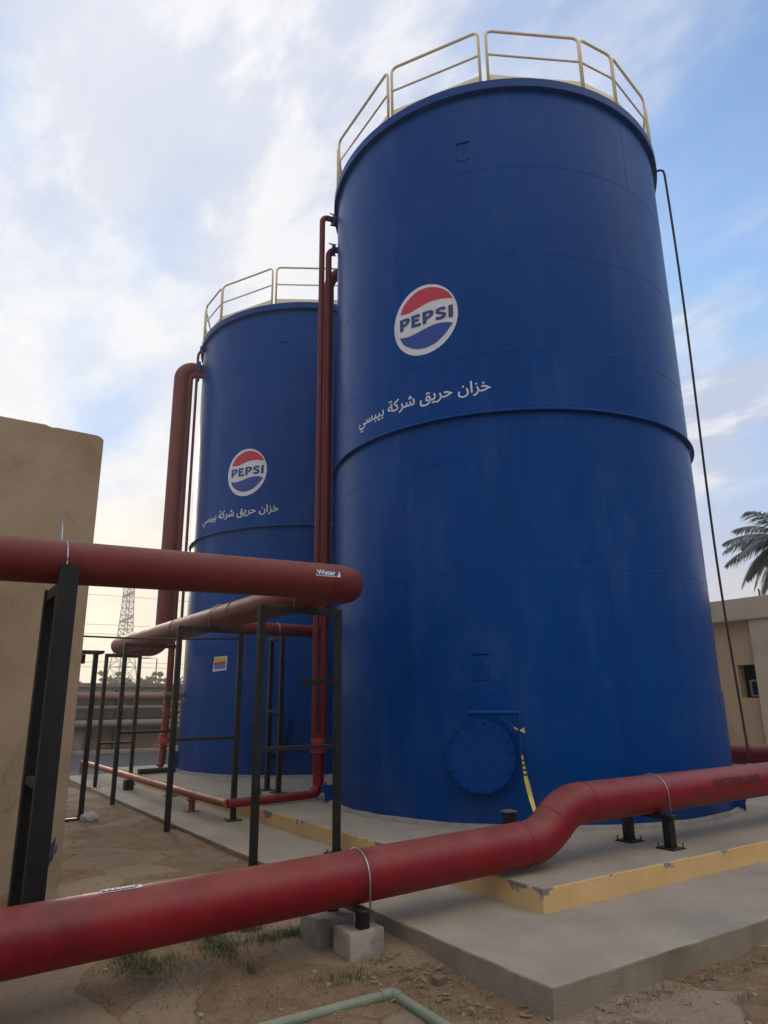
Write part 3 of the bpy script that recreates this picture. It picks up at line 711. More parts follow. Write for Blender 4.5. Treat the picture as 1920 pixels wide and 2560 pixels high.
def nozzle(name, c, az, z, r, length, parent, mt):
    bm = B(); n = polar(c, az, 1, 0) - Vector((c[0], c[1], 0)); p = polar(c, az, TR - 0.03, z)
    tube(bm, [p, p + n * (length + .03)], r, 20); disc(bm, p + n * (length), p + n * (length + .03), r * 1.7, 24)
    return obj(name, bm, mt, parent, True, 40)
nozzle('nozzle', TB, 171, 1.97, 0.055, 0.42, tankB, M['greyg'])
nozzle('nozzle', TB, 160, 0.62, 0.13, 0.18, tankB, M['cable'])

# ------------------------------------------------------------------ foreground red pipe
PR = 0.1778
def weld(bm, p, axis, r): torus_at(bm, p, axis, r + 0.001, 0.005, n=40, seg=6)
path = fillet([(-7.0, 1.5, 0.44), (-2.7, 1.5, 0.487), (1.46, 1.5, 0.570), (1.84, 1.5, 0.834), (6.4, 1.5, 0.845)], [0.0, 0.52, 0.52], 14)
t = empty('red_pipe', (0, 1.5, 0), 'thick red pipe crossing the foreground with an S-bend up over the yellow step', 'pipe')
bm = B(); tube(bm, path, PR, 48)
for x, z, sl_ in ((1.24, 0.566, .02), (1.65, 0.702, .69), (2.06, 0.836, .01)): weld(bm, (x, 1.5, z), (1, 0, sl_), PR - .001)
obj('pipe_body', bm, M['red'], t, True, 60)
def on_pipe(bm, p0, ax, R, ang0):
    """lay a flat sheet (x along the pipe, y round it) on a pipe of radius R; ang0 = angle up from the camera side"""
    p0 = Vector(p0); ax = Vector(ax).normalized(); side = Vector((ax.y, -ax.x, 0)).normalized(); upv = side.cross(ax); upv = upv if upv.z > 0 else -upv
    for v in bm.verts:
        a = R_(ang0) + v.co.y / R
        v.co = p0 + ax * v.co.x + (side * math.cos(a) + upv * math.sin(a)) * (R + v.co.z)
def split_y(bm, step=0.02):
    ys_ = [v.co.y for v in bm.verts]; y = min(ys_) + step
    while y < max(ys_):
        bmesh.ops.bisect_plane(bm, geom=bm.verts[:] + bm.edges[:] + bm.faces[:], plane_co=(0, y, 0), plane_no=(0, 1, 0)); y += step
def flow_label(p0, ax, R, ang, parent, L=0.27, H=0.085):
    """white bordered blue sticker with the word Water and an arrow head"""
    bm = B(); poly(bm, [(0, 0), (L, 0), (L, H), (0, H)]); split_y(bm); on_pipe(bm, p0, ax, R + 0.002, ang)
    st = rawobj('sticker', bm, M['white'], parent)
    bm = B(); poly(bm, [(0.006, 0.008), (L - .045, 0.008), (L - .012, H / 2), (L - .045, H - .008), (0.006, H - .008)]); split_y(bm); on_pipe(bm, p0, ax, R + 0.004, ang); rawobj('sticker_arrow', bm, M['navy'], st)
    bm = textmesh('Water', 0.075, 0.002, 'LEFT')
    for v in bm.verts: v.co = Vector((v.co.x + 0.012, v.co.y + 0.016, 0))
    split_y(bm); on_pipe(bm, p0, ax, R + 0.006, ang); rawobj('sticker_word', bm, M['white'], st)
    return st
flow_label((-2.16, 1.5, 0.499), (1, 0, .02), PR, 78, t, 0.24, 0.085)
bm = textmesh('SUCTION LINE', 0.135, 0.004, 'LEFT')
for v in bm.verts: v.co.y *= 0.9
split_y(bm); on_pipe(bm, (3.86, 1.5, 0.842), (1, 0, .003), PR + 0.003, 2)
rawobj('stencil_lettering', bm, M['stencil'], t)

# supports of the foreground pipe
def concrete_block(lo, hi, label):
    bm = B(); box(bm, lo, hi, 0.012)
    bmesh.ops.subdivide_edges(bm, edges=bm.edges[:], cuts=3, use_grid_fill=True)
    for v in bm.verts:
        v.co += Vector((mnoise.noise(v.co * 7), mnoise.noise(v.co * 7 + Vector((5, 0, 0))), mnoise.noise(v.co * 7 + Vector((0, 5, 0))))) * 0.008
    o = obj('concrete_block', bm, M['block'], smooth=True, angle=35); return tag(o, label, 'concrete block', 'concrete blocks under the foreground pipe')
concrete_block((-0.52, 1.36, -0.08), (-0.24, 1.60, 0.215), 'pale concrete block nearest the camera under the red foreground pipe')
concrete_block((-0.59, 1.70, -0.08), (-0.28, 1.98, 0.235), 'stained concrete block behind the nearest one, under the red foreground pipe')
t = empty('pipe_bracket', (-0.38, 1.6, 0.215), 'low black steel bracket resting on the two concrete blocks below the red pipe', 'pipe support')
bm = B(); beam(bm, (-0.385, 1.36, 0.327), (-0.385, 1.93, 0.327), 0.10, 0.02); obj('saddle_plate', bm, M['black'], t)
for y in (1.42, 1.86):
    bm = B(); box(bm, (-0.425, y - .035, 0.218), (-0.345, y + .035, 0.317), 0.004); obj('post', bm, M['black'], t)
ubolt('u_bolt', (-0.385, 1.5, 0.533), (1, 0, .02), PR + 0.005, t, M['zinc'], 0.21, 0.007)
t = empty('pipe_support', (3.07, 1.6, S2), 'short black two-legged steel frame holding up the red pipe on the plinth', 'pipe support')
bm = B(); beam(bm, (3.08, 1.28, 0.635), (3.08, 1.92, 0.635), 0.09, 0.045); obj('crossbar', bm, M['black'], t)
for y in (1.36, 1.84):
    bm = B(); box(bm, (3.035, y - .04, S2 + .012), (3.125, y + .04, 0.613), 0.004); lg = obj('leg', bm, M['black'], t)
    bm = B(); box(bm, (2.98, y - .10, S2 + .001), (3.18, y + .10, S2 + .013), 0.002)
    for sx in (-.08, .08):
        for sy in (-.08, .08): tube(bm, [(3.08 + sx, y + sy, S2), (3.08 + sx, y + sy, S2 + .055)], .006, 6)
    obj('base_plate', bm, M['black'], lg)
ubolt('u_bolt', (3.08, 1.5, 0.838), (1, 0, 0), PR + 0.005, t, M['zinc'], 0.19, 0.006)
t = empty('stub_post', (1.5, 1.9, S2), 'black steel stub post with a pale cap plate at the foot of the nearer tank', 'post')
bm = B(); box(bm, (1.455, 1.855, S2), (1.545, 1.945, 0.755), 0.004); obj('post', bm, M['black'], t)
bm = B(); box(bm, (1.445, 1.845, 0.757), (1.555, 1.955, 0.772), 0.003); obj('cap_plate', bm, M['zinc'], t)

# ------------------------------------------------------------------ overhead pipe and its frames
ZP = 3.02
YN, XF, YC = 2.86, 0.44, 12.9
RX, RY = 1.39, 12.9
t = empty('overhead_pipe', (XF, YN, 0), 'thick red overhead pipe turning on black frames and rising up the farther tank', 'pipe')
bm = B()
tube(bm, fillet([(-6.0, YN, ZP - .22), (XF + .04, YN, ZP - .09), (XF + .03, 3.92, ZP - .045), (XF - .06, YC, ZP - .04), (RX - .30, YC, ZP - .05)], [0.36, 1.5, 0.40], 14), PR, 40)
for p, ax in (((XF - .34, YN, ZP - .105), (1, 0, 0)), ((XF + .01, 6.1, ZP - .033), (0, 1, 0)), ((XF - .02, 8.6, ZP - .035), (0, 1, 0))): weld(bm, p, ax, PR)
obj('pipe_run', bm, M['red_old'], t, True, 60)
bm = B()
nB = (polar(TB, 168, 1, 0) - Vector((*TB, 0)))
tube(bm, fillet([(RX - .30, YC, ZP - .05), (RX, YC, ZP - .05), (RX, YC, 9.98), tuple(polar(TB, 167, TR - .02, 9.98))], [0.30, 0.34], 12), PR * 0.99, 36)
obj('riser', bm, M['red_old'], t, True, 60)
bm = B(); q = polar(TB, 167, TR + .08, 9.98); n = (polar(TB, 167, 1, 0) - Vector((*TB, 0)))
disc(bm, q, q + n * .04, .26, 32); disc(bm, q + n * .045, q + n * .085, .26, 32); obj('flange', bm, M['blue_plain'], t, True, 40)
flow_label((-0.12, YN, ZP - .11), (1, 0, .02), PR, 9, t, 0.27, 0.075)
AX, AY = 2.88, 7.98
t = empty('branch_pipe', (XF, AY, 0), 'thinner red branch pipe leaving the overhead pipe and rising behind the nearer tank', 'pipe')
bm = B(); tube(bm, fillet([(XF + .10, AY, 2.99), (AX, AY, 2.985), (AX, AY, 10.35), tuple(polar(TA, 123, TR - .02, 10.35))], [0.3, 0.3], 12), 0.108, 28); torus_at(bm, (AX, AY, 3.35), (0, 0, 1), .108, .006, up=(1, 0, 0)); torus_at(bm, (1.94, AY, 2.99), (1, 0, 0), .108, .006); obj('pipe_run', bm, M['red_old'], t, True, 60)

def frame(x0, x1, y, z0l, z0r, zt, label, ubx=None, tie=1.28, w=0.07, group='black frames carrying the overhead pipe', plates=(True, True), extra=None):
    """goal-post frame across a pipe that runs along y"""
    t = empty('pipe_support', ((x0 + x1) / 2, y, max(0, z0l)), label, 'pipe support', group)
    bm = B(); beam(bm, (x0 - w / 2, y, zt - w / 2), (x1 + w / 2, y, zt - w / 2), w, w); obj('crossbar', bm, M['black'], t)
    for x, z0, pl in ((x0, z0l, plates[0]), (x1, z0r, plates[1])):
        bm = B(); box(bm, (x - w / 2, y - w / 2, z0), (x + w / 2, y + w / 2, zt - w - .001), 0.004); lg = obj('leg', bm, M['black'], t)
        if pl:
            bm = B(); box(bm, (x - .11, y - .09, z0 + .001), (x + .11, y + .09, z0 + .012), 0.002)
            for sx in (-.085, .085):
                for sy in (-.06, .06): tube(bm, [(x + sx, y + sy, z0), (x + sx, y + sy, z0 + .04)], .008, 6)
            obj('base_plate', bm, M['black'], lg)
    bm = B(); beam(bm, (x0 + w / 2, y, tie), (x1 - w / 2, y, tie), 0.045, 0.045); obj('tie_bar', bm, M['black'], t)
    if ubx is not None: ubolt('u_bolt', (ubx, y, ZP - .03), (0, 1, 0), PR + .004, t, M['zinc'], .2, .006)
    return t
f1 = frame(-0.135, 0.83, 3.92, 0.06, S1, 2.80, 'tall black frame under the bend of the overhead pipe, nearest of its row', XF)
bm = B(); beam(bm, (0.83, 3.96, 1.98), (0.60, 4.35, 1.98), 0.05, 0.06); obj('side_bracket', bm, M['black'], f1)
frame(-0.16, 0.76, 6.71, 0.06, S1, 2.83, 'tall black frame carrying the overhead pipe in front of the farther tank', XF)
frame(-0.11, 0.87, 9.95, 0.06, S1, 2.825, 'tall black frame left of the farther tank, between two others', None)
frame(0.10, 0.78, 12.35, S1, S1, 2.79, 'farthest black frame, under the last elbow of the overhead pipe', None, tie=1.0)
# frame across the branch (runs along x)
t = empty('pipe_support', (1.94, 7.98, S2), 'narrow black ladder-like frame under the branch pipe before the farther tank', 'pipe support')
for y in (7.76, 8.20):
    bm = B(); box(bm, (1.905, y - .04, S2), (1.975, y + .04, 2.79), 0.004); lg = obj('leg', bm, M['black'], t)
    bm = B(); box(bm, (1.84, y - .12, S2 + .001), (2.04, y + .12, S2 + .012), 0.002); obj('base_plate', bm, M['black'], lg)
for z, nm in ((2.835, 'crossbar'), (1.62, 'tie_bar')):
    bm = B(); beam(bm, (1.94, 7.70, z), (1.94, 8.26, z), 0.07, 0.06 if z > 2 else .045); obj(nm, bm, M['black'], t)
ubolt('u_bolt', (1.94, 7.98, 2.985), (1, 0, 0), .115, t, M['zinc'], .13, .007)
# big frame beside the pump house (pipe runs along x)
def channel(bm, x, y, z0, z1, w, d, th=0.012, face=1):
    """C section standing upright, web towards -y*face"""
    pts = [(-w / 2, -d / 2), (w / 2, -d / 2), (w / 2, d / 2), (w / 2 - th, d / 2), (w / 2 - th, -d / 2 + th), (-w / 2 + th, -d / 2 + th), (-w / 2 + th, d / 2), (-w / 2, d / 2)]
    a = [bm.verts.new((x + p, y + q * face, z0)) for p, q in pts]; b = [bm.verts.new((x + p, y + q * face, z1)) for p, q in pts]
    n = len(pts)
    for k in range(n): bm.faces.new((a[k], a[(k + 1) % n], b[(k + 1) % n], b[k]))
    bm.faces.new((b[0], b[1], b[4], b[5])); bm.faces.new((b[1], b[2], b[3], b[4])); bm.faces.new((b[0], b[5], b[6], b[7]))
XP = -2.36
t = empty('pipe_support', (XP, YN, 0), 'heavy black channel-steel frame in front of the tan wall at the left', 'pipe support')
for y, fc, zt in ((2.55, 1, 2.80), (3.16, -1, 2.68)):
    bm = B(); channel(bm, XP, y, -0.06, zt, 0.14, 0.09, face=fc); obj('leg', bm, M['black'], t)
bm = B(); beam(bm, (XP, 2.60, 2.625), (XP, 3.11, 2.625), 0.12, 0.09); obj('crossbar', bm, M['black'], t)
bm = B(); beam(bm, (XP, 2.60, 1.19), (XP, 3.11, 1.19), 0.12, 0.06); obj('tie_bar', bm, M['black'], t)
bm = B(); tube(bm, [(XP, YN - .19, 2.56), (XP, YN - .19, 2.855)], .008, 8); tube(bm, [(XP, YN + .19, 2.56), (XP, YN + .19, 3.06), (XP - .01, YN + .20, 3.28)], .008, 8)
torus_at(bm, (XP, YN, 2.857), (1, 0, 0), PR + .012, .008, -90, 90, 20)
obj('u_bolt', bm, M['zinc'], t, True)

# ------------------------------------------------------------------ overflow pipes
t = empty('overflow_pipe', (2.03, 6.62, S2), 'pair of slim red pipes running down beside the nearer tank to a low elbow', 'pipe')
bm = B()
n1 = polar(TA, 147, TR, 10.55); n2 = polar(TA, 152, TR, 9.95)
tube(bm, fillet([tuple(polar(TA, 147, TR - .02, 10.56)), (2.005, 6.66, 10.56), (2.005, 6.66, 1.1)], [0.12], 8), 0.052, 18)
tube(bm, fillet([tuple(polar(TA, 149, TR - .02, 9.86)), (2.12, 6.61, 9.86), (2.12, 6.61, 1.1)], [0.14], 8), 0.056, 18)
obj('downpipe', bm, M['red_old'], t, True, 60)
for (px_, py_, pz_, az_) in ((2.005, 6.66, 10.56, 147), (2.12, 6.61, 9.86, 149)):
    a = polar(TA, az_, TR, pz_); d = (Vector((px_, py_, pz_)) - a); d.normalize()
    bm = B()
    for s in (0.05, 0.085): disc(bm, a + d * s, a + d * (s + .025), 0.105, 20)
    for sgn in (-1, 1):
        q = a + d * .08 + Vector((0, 0, .12 * sgn)); tube(bm, [q - d * .05, q + d * .06], .012, 6); beam(bm, q, q + d * .09 + Vector((0, 0, .01 * sgn)), .03, .012)
    obj('flange', bm, M['blue_plain'], t, True, 40)
bm = B(); tube(bm, fillet([(2.06, 6.63, 1.30), (2.06, 6.63, 0.435), (1.2, 6.57, 0.425), (0.60, 6.55, 0.42)], [0.16, 0], 10), lambda s: 0.085 if s < .66 else 0.06, 24); obj('lower_pipe', bm, M['red'], t, True, 60)
bm = B()
for z, r in ((1.02, .13), (1.06, .13), (1.17, .115), (1.20, .115)): disc(bm, (2.06, 6.63, z), (2.06, 6.63, z + .028), r, 24)
disc(bm, (2.06, 6.63, 1.08), (2.06, 6.63, 1.17), .10, 16); beam(bm, (1.95, 6.58, 1.09), (1.88, 6.55, 1.06), .03, .05)
obj('coupling', bm, M['coral'], t, True, 40)
t = empty('drain_pipe', (0.60, 6.55, S1), 'low faded red drain pipe running along the slab past the frames', 'pipe')
bm = B(); tube(bm, fillet([(0.60, 6.55, 0.42), (0.60, 6.57, 0.42), (0.545, 10.0, .415), (0.47, 15.6, 0.43), (0.47, 15.6, 0.16)], [0, 0, .06], 6), 0.058, 18); obj('pipe_run', bm, M['red_rust'], t, True, 60)
bm = B(); disc(bm, (0.58, 7.93, S1 + .014), (0.58, 7.93, 0.37), 0.05, 14); box(bm, (0.48, 7.83, S1 + .001), (0.68, 8.03, S1 + .013)); disc(bm, (0.58, 7.93, .33), (0.58, 7.93, .345), .085, 16); obj('stand', bm, M['red_rust'], t, True, 40)
bm = B(); box(bm, (.43, 11.35, S1), (.60, 11.50, 0.355), 0.004); obj('stand', bm, M['black'], t)
t = empty('overflow_pipe', (1.55, 12.9, S2), 'slim dark red pipe ending just above the plinth left of the farther tank', 'pipe')
bm = B(); tube(bm, fillet([tuple(polar(TB, 170, TR - .02, 9.8)), (1.60, 12.85, 9.8), (1.60, 12.85, 2.2), (1.55, 12.85, 0.52), (1.50, 12.83, .46)], [0.15, 0, 0], 8), 0.075, 18); obj('downpipe', bm, M['red_old'], t, True, 60)
bm = B(); disc(bm, (1.575, 12.85, .93), (1.575, 12.85, 1.07), .12, 20); disc(bm, (1.575, 12.85, 1.10), (1.575, 12.85, 1.13), .13, 20); disc(bm, (1.575, 12.85, .87), (1.575, 12.85, .90), .13, 20); obj('coupling', bm, M['coral'], t, True, 40)
bm = B(); tube(bm, [(0.95, 12.4, .36 + .05), (1.75, 12.55, .40)], .055, 14); obj('lower_pipe', bm, M['black'], t, True, 60)
t = empty('vent_pipe', (1.80, 12.9, S2), 'thinnest dark pipe running up close to the farther tank from rim to base', 'pipe')
bm = B(); tube(bm, fillet([tuple(polar(TB, 171, TR - .02, 10.52)), (1.77, 12.87, 10.52), (1.80, 12.87, 0.5)], [0.16], 8), 0.034, 14); obj('pipe_run', bm, M['red_old'], t, True, 60)
bm = B(); q = polar(TB, 171, TR + .0, 10.52); tube(bm, [q, q + Vector((-.13, .02, 0))], .07, 16); obj('flange', bm, M['blue_plain'], t, True, 40)

# ------------------------------------------------------------------ pump house at the left
t = empty('pump_house', (-1.87, 4.4, 0), 'windowless tan plastered building with a chipped top corner at the left edge', 'building')
bm = B()
prof = [(-9.5, -0.3), (-1.86, -0.3), (-1.86, 4.545), (-1.885, 4.575), (-1.93, 4.59), (-2.33, 4.595), (-2.38, 4.575), (-2.44, 4.605), (-9.5, 4.60)]
front = []
a = [bm.verts.new((x, 4.4, z)) for x, z in prof]; b = [bm.verts.new((x, 9.5, z)) for x, z in prof]
bm.faces.new(list(reversed(a))); bm.faces.new(b)
for k in range(len(prof)): bm.faces.new((a[k], a[(k + 1) % len(prof)], b[(k + 1) % len(prof)], b[k]))
bmesh.ops.bevel(bm, geom=[e for e in bm.edges if abs(e.verts[0].co.y - e.verts[1].co.y) < .01 and e.verts[0].co.y < 4.5], offset=0.008, segments=2, affect='EDGES')
obj('wall', bm, M['plaster'], t)
bm = B()
for x, z0, z1, w in ((-1.965, .30, .52, .018), (-1.94, .34, .56, .014), (-1.99, .36, .50, .012), (-2.005, .22, .42, .009), (-1.915, .40, .50, .012)):
    poly(bm, [(x - w, z0), (x + w * .4, z0 + .02), (x + w, z1), (x - w * .5, z1 - .03)])
for v in bm.verts: v.co = Vector((v.co.x, 4.4 - 0.003, v.co.y))
obj('paint_smear', bm, mat('dark_blue_smear', (0.03, 0.045, 0.07), rough=0.8), t)
t = empty('pipe_stand', (-0.9, 8.51, 0.08), 'slim black stand with a flat top and foot rail beside the tan building', 'pipe support')
bm = B(); box(bm, (-.93, 8.475, .10), (-.86, 8.545, 2.52), .004); obj('leg', bm, M['black'], t)
bm = B(); beam(bm, (-2.2, 8.51, .115), (-.94, 8.51, .115), .07, .07); obj('foot_rail', bm, M['black'], t)
bm = B(); beam(bm, (-2.6, 8.51, 2.545), (-.80, 8.51, 2.545), .30, .045); beam(bm, (-2.6, 8.51, 2.44), (-1.05, 8.51, 2.44), .06, .14); obj('top_plate', bm, M['black'], t)
bm = B(); bmesh.ops.create_icosphere(bm, subdivisions=3, radius=1)
for v in bm.verts:
    d = 1 + .35 * mnoise.noise(v.co * 2.2); v.co = Vector((-.80 + v.co.x * .12 * d, 8.38 + v.co.y * .10 * d, .15 + v.co.z * .085 * d))
tag(obj('rag', bm, M['rag'], smooth=True), 'crumpled white rag lying at the foot of the slim black stand', 'rag')
bm = B()
pts = [Vector((-1.87, 7.4, 2.70)).lerp(Vector((.76, 6.70, 2.68)), k / 20) - Vector((0, 0, .03 * math.sin(math.pi * k / 20))) for k in range(21)]
tube(bm, pts, .013, 8); tag(obj('wire', bm, M['cable'], smooth=True), 'taut black wire from the tan building across to a black frame', 'wire')
bm = B(); tube(bm, fillet([(.80, 6.66, 2.72), (.86, 6.63, 2.2), (1.05, 6.75, 1.3), (1.22, 6.9, .6), (1.30, 6.95, .362), (2.2, 7.0, .362)], .2, 6), .011, 8)
tag(obj('hanging_cable', bm, M['cable_brown'], smooth=True), 'thin brown cable dangling from a black frame in front of the farther tank', 'cable')
bm = B()
tube(bm, fillet([(.62, 6.95, .362), (1.3, 7.15, .362), (2.2, 7.2, .362), (3.0, 7.6, .362), (3.6, 8.3, .362)], .4, 8), .011, 8)
tag(obj('ground_cable', bm, M['cable'], smooth=True), 'thin black cable lying on the plinth between the two tanks', 'cable')

# poster on tank B, warning tape on tank A
bm = B(); poly(bm, [(-.20, -.16), (.20, -.14), (.21, .15), (-.17, .14)]); wrap(bm, TB, -156.6, 2.565, TR + .006)
po = rawobj('poster', bm, M['white']); tag(po, 'small striped yellow, red and blue poster stuck on the farther tank', 'poster')
for nm, z0, z1, mm in (('yellow_band', .035, .125, 'poster_y'), ('red_band', -.035, .033, 'poster_r'), ('blue_band', -.115, -.037, 'poster_b')):
    bm = B(); poly(bm, [(-.165, z0), (.17, z0 + .012), (.18, z1 + .008), (-.15, z1)]); wrap(bm, TB, -156.6, 2.565, TR + .010); rawobj(nm, bm, M[mm], po)
n = polar(TA, -134, 1, 0) - Vector((*TA, 0)); sd = Vector((-n.y, n.x, 0))
tp = [polar(TA, -134.35, TR + .245, 1.42), polar(TA, -134.3, TR + .245, 1.25), polar(TA, -134.0, TR + .245, 1.1), polar(TA, -133.6, TR + .25, .92), polar(TA, -132.9, TR + .26, .72), polar(TA, -132.0, TR + .32, .52), polar(TA, -131.5, TR + .42, S2 + .03), polar(TA, -130.0, TR + .62, S2 + .012)]
tp = [Vector(p) for p in tp]
sm = []
for i in range(len(tp) - 1):
    for k in range(18): sm.append(tp[i].lerp(tp[i + 1], k / 18))
sm.append(tp[-1])
bm = B(); L, Rr = [], []
for i, p in enumerate(sm):
    s = i / len(sm); w = .005 + .016 * min(1, s * 2.2) * (1 - .2 * math.sin(s * 9)); tw = .5 * math.sin(s * 6)
    d = (sd * math.cos(tw) + n * math.sin(tw)) * w
    L.append(bm.verts.new(p - d)); Rr.append(bm.verts.new(p + d))
for k in range(len(sm) - 1):
    f = bm.faces.new((L[k], Rr[k], Rr[k + 1], L[k + 1])); f.material_index = 1 if (32 <= k <= 52 and (k * 7) % 5 in (0, 2)) else 0
k0 = sm[0]
v = [bm.verts.new(k0 + sd * a + n * b_ + Vector((0, 0, c_))) for a, b_, c_ in ((0, .01, .0), (.055, .02, .035), (.06, .02, -.03), (-.05, .02, .02), (-.055, .02, .045))]
bm.faces.new((v[0], v[1], v[2])); bm.faces.new((v[0], v[3], v[4]))
tpo = rawobj('warning_tape', bm, [M['tape'], M['tape_ink']], smooth=False); tag(tpo, 'strip of yellow warning tape tied to the manhole arm and hanging down', 'tape')
sm_ = tpo.modifiers.new('thickness', 'SOLIDIFY'); sm_.thickness = 0.0015

# hose hanging from the top rim at the right of tank A
bm = B(); top = polar(TA, -60, TR + .06, 10.50)
hp = [(top.x - .03, top.y + .03, top.z), (top.x + .06, top.y - .04, top.z + .035), (top.x + .115, top.y - .065, top.z + .02), (top.x + .13, top.y - .07, top.z - .06)]
lo = Vector((8.15, 3.42, .74)); hi = Vector(hp[-1])
def bow(s): return Vector((-.10 * math.sin(math.pi * s) * s, .0, 0)) + Vector((.05 * math.sin(s * 9) * max(0, s - .6), -.02 * math.sin(s * 7), 0))
hp += [tuple(hi.lerp(lo, k / 24) + bow(k / 24)) for k in range(1, 25)]
hp = [Vector(p) for p in hp]
tube(bm, hp, .019, 10); hs = obj('hose', bm, M['cable_brown'], smooth=True); tag(hs, 'dark cable hanging from the rim of the nearer tank down to the red pipe', 'cable')
bm = B(); tube(bm, [lo, lo + Vector((.03, -.03, -.22))], .032, 12); tube(bm, [lo + Vector((.03, -.03, -.24)), lo + Vector((-.55, .35, -.23))], .028, 12); obj('fitting', bm, M['zinc'], hs, True, 40)

# background red pipe right of tank A
t = empty('red_pipe', (9.2, 3, 0), 'red pipe in the background between the nearer tank and the beige building', 'pipe')
bm = B(); tube(bm, [(9.2, -3.0, .80), (9.2, 14.0, .80)], PR, 32); obj('pipe_body', bm, M['red_old'], t, True, 60)
bm = B()
for y in (0.5, 5.5, 11): box(bm, (9.13, y - .05, S1 - .02), (9.27, y + .05, .63), .003)
obj('stand', bm, M['black'], t)

# ------------------------------------------------------------------ beige building at the right
t = empty('annex_building', (13.5, 5.5, 0), 'low beige building with a flat overhanging fascia right of the nearer tank', 'building')
X0 = 13.5
bm = B()
yw0, yw1, zw0, zw1 = 5.60, 6.50, 1.76, 2.53
box(bm, (X0, yw1, -.2), (X0 + .3, 22, 3.58)); box(bm, (X0, -8, -.2), (X0 + .3, yw0, 3.58))
box(bm, (X0 + .001, yw0, -.2), (X0 + .299, yw1, zw0)); box(bm, (X0 + .001, yw0, zw1), (X0 + .299, yw1, 3.58))
box(bm, (X0 + .301, -8, -.2), (X0 + 9, 22, 3.57))
for f in list(bm.faces):
    c = f.calc_center_median()
    if abs(c.x - (X0 + .301)) < .01 and abs(f.normal.x) > .9: bmesh.ops.delete(bm, geom=[f], context='FACES')
obj('wall', bm, M['beige'], t)
bm = B(); box(bm, (X0 - .22, -8.2, 3.58), (X0 + 9.2, 22.2, 4.10), .012); obj('fascia', bm, M['fascia'], t)
for y in (5.58, 0.9, 10.2):
    bm = B(); box(bm, (X0 - .16, y - .55, -.2), (X0 - .001, y + .40, 3.579), .01); obj('pilaster', bm, M['fascia'], t)
bm = B(); box(bm, (X0 + .27, yw0 + .002, zw0 + .002), (X0 + .30, yw1 - .002, zw1 - .002)); wi = obj('window', bm, M['dark'], t)
bm = B()
for a_, b_ in (((yw0 + .01, zw0 + .03), (yw1 - .14, zw0 + .07)), ((yw0 + .01, zw0 + .38), (yw1 - .14, zw0 + .42)), ((yw1 - .18, zw0 + .071), (yw1 - .14, zw0 + .379))):
    box(bm, (X0 + .20, a_[0], a_[1]), (X0 + .235, b_[0], b_[1]))
obj('window_frame', bm, M['alu'], wi)
bm = B(); box(bm, (X0 + .215, yw0 + .02, zw0 + .071), (X0 + .222, yw1 - .181, zw0 + .379)); obj('pane', bm, M['glass'], wi)
bm = B(); box(bm, (X0 + 1.0, 6.22, 4.101), (X0 + 1.03, 6.25, 4.45), 0); tag(obj('roof_stub', bm, M['cable']), 'short dark stub sticking up from the roof edge below the palm', 'stub')

# palm behind that building
t = empty('palm_tree', (20, 7.6, 0), 'drooping grey-green date palm rising behind the beige building', 'palm tree')
PC = Vector((20, 7.6, 6.65))
bm = B(); tube(bm, [(20, 7.6, 0), (20.1, 7.62, 3), PC], lambda s: .24 - .05 * s, 16); obj('trunk', bm, M['bark'], t, True)
def frond(d, L, rise, droop, seed):
    rng = random.Random(seed); d = Vector(d).normalized(); side = d.cross(Vector((0, 0, 1))).normalized()
    bm = B(); N_ = 26; pts = []
    for k in range(N_ + 1):
        s = k / N_; pts.append(PC + d * L * (s - .16 * s * s * droop) + Vector((0, 0, rise * s - droop * L * .50 * s ** 2.2)))
    tube(bm, pts, lambda s: .028 * (1 - .85 * s), 6)
    for k in range(3, N_ + 1):
        for sub in range(3):
            s = min(1, (k - sub / 3) / N_); i = min(int(s * N_), N_ - 1); p = pts[i].lerp(pts[i + 1], s * N_ - i); tg = (pts[i + 1] - pts[i]).normalized()
            for sg in (-1, 1):
                ll = (.62 * math.sin(math.pi * min(1, .12 + s * .86)) ** .6 + .05) * rng.uniform(.85, 1.15)
                dr = (tg * .75 + side * sg * .75 + Vector((0, 0, -.28 + rng.uniform(-.22, .15)))).normalized()
                w = tg.cross(dr).cross(dr).normalized() * .017
                mid = p + dr * ll * .55; tip = p + dr * ll + Vector((0, 0, -.16 * ll))
                a = bm.verts.new(p - w * .6); b = bm.verts.new(p + w * .6); c = bm.verts.new(mid + w); e = bm.verts.new(mid - w); f = bm.verts.new(tip)
                bm.faces.new((a, b, c, e)); bm.faces.new((e, c, f))
    obj('frond', bm, M['palm'], t)
k = 0
for az, L, rise, dp in ((95, 2.3, 1.7, .85), (110, 2.5, 1.1, .7), (75, 2.6, 1.0, .6), (130, 2.6, .9, .85), (100, 2.7, .55, .75), (85, 2.4, .25, 1.0), (115, 2.3, .15, 1.25), (150, 2.5, .7, 1.0), (60, 2.4, .7, .9), (90, 1.9, -.1, 1.5), (200, 2.6, .8, .8), (250, 2.6, 1, .8), (300, 2.6, .9, .9), (340, 2.6, .7, .9), (20, 2.6, .8, .9), (170, 2.5, 1.6, .7), (270, 2.3, 1.8, .7), (0, 2.3, 1.8, .7), (125, 2.0, .0, 1.5)):
    frond((math.cos(R_(az)), math.sin(R_(az)), 0), L, rise, dp, k); k += 1

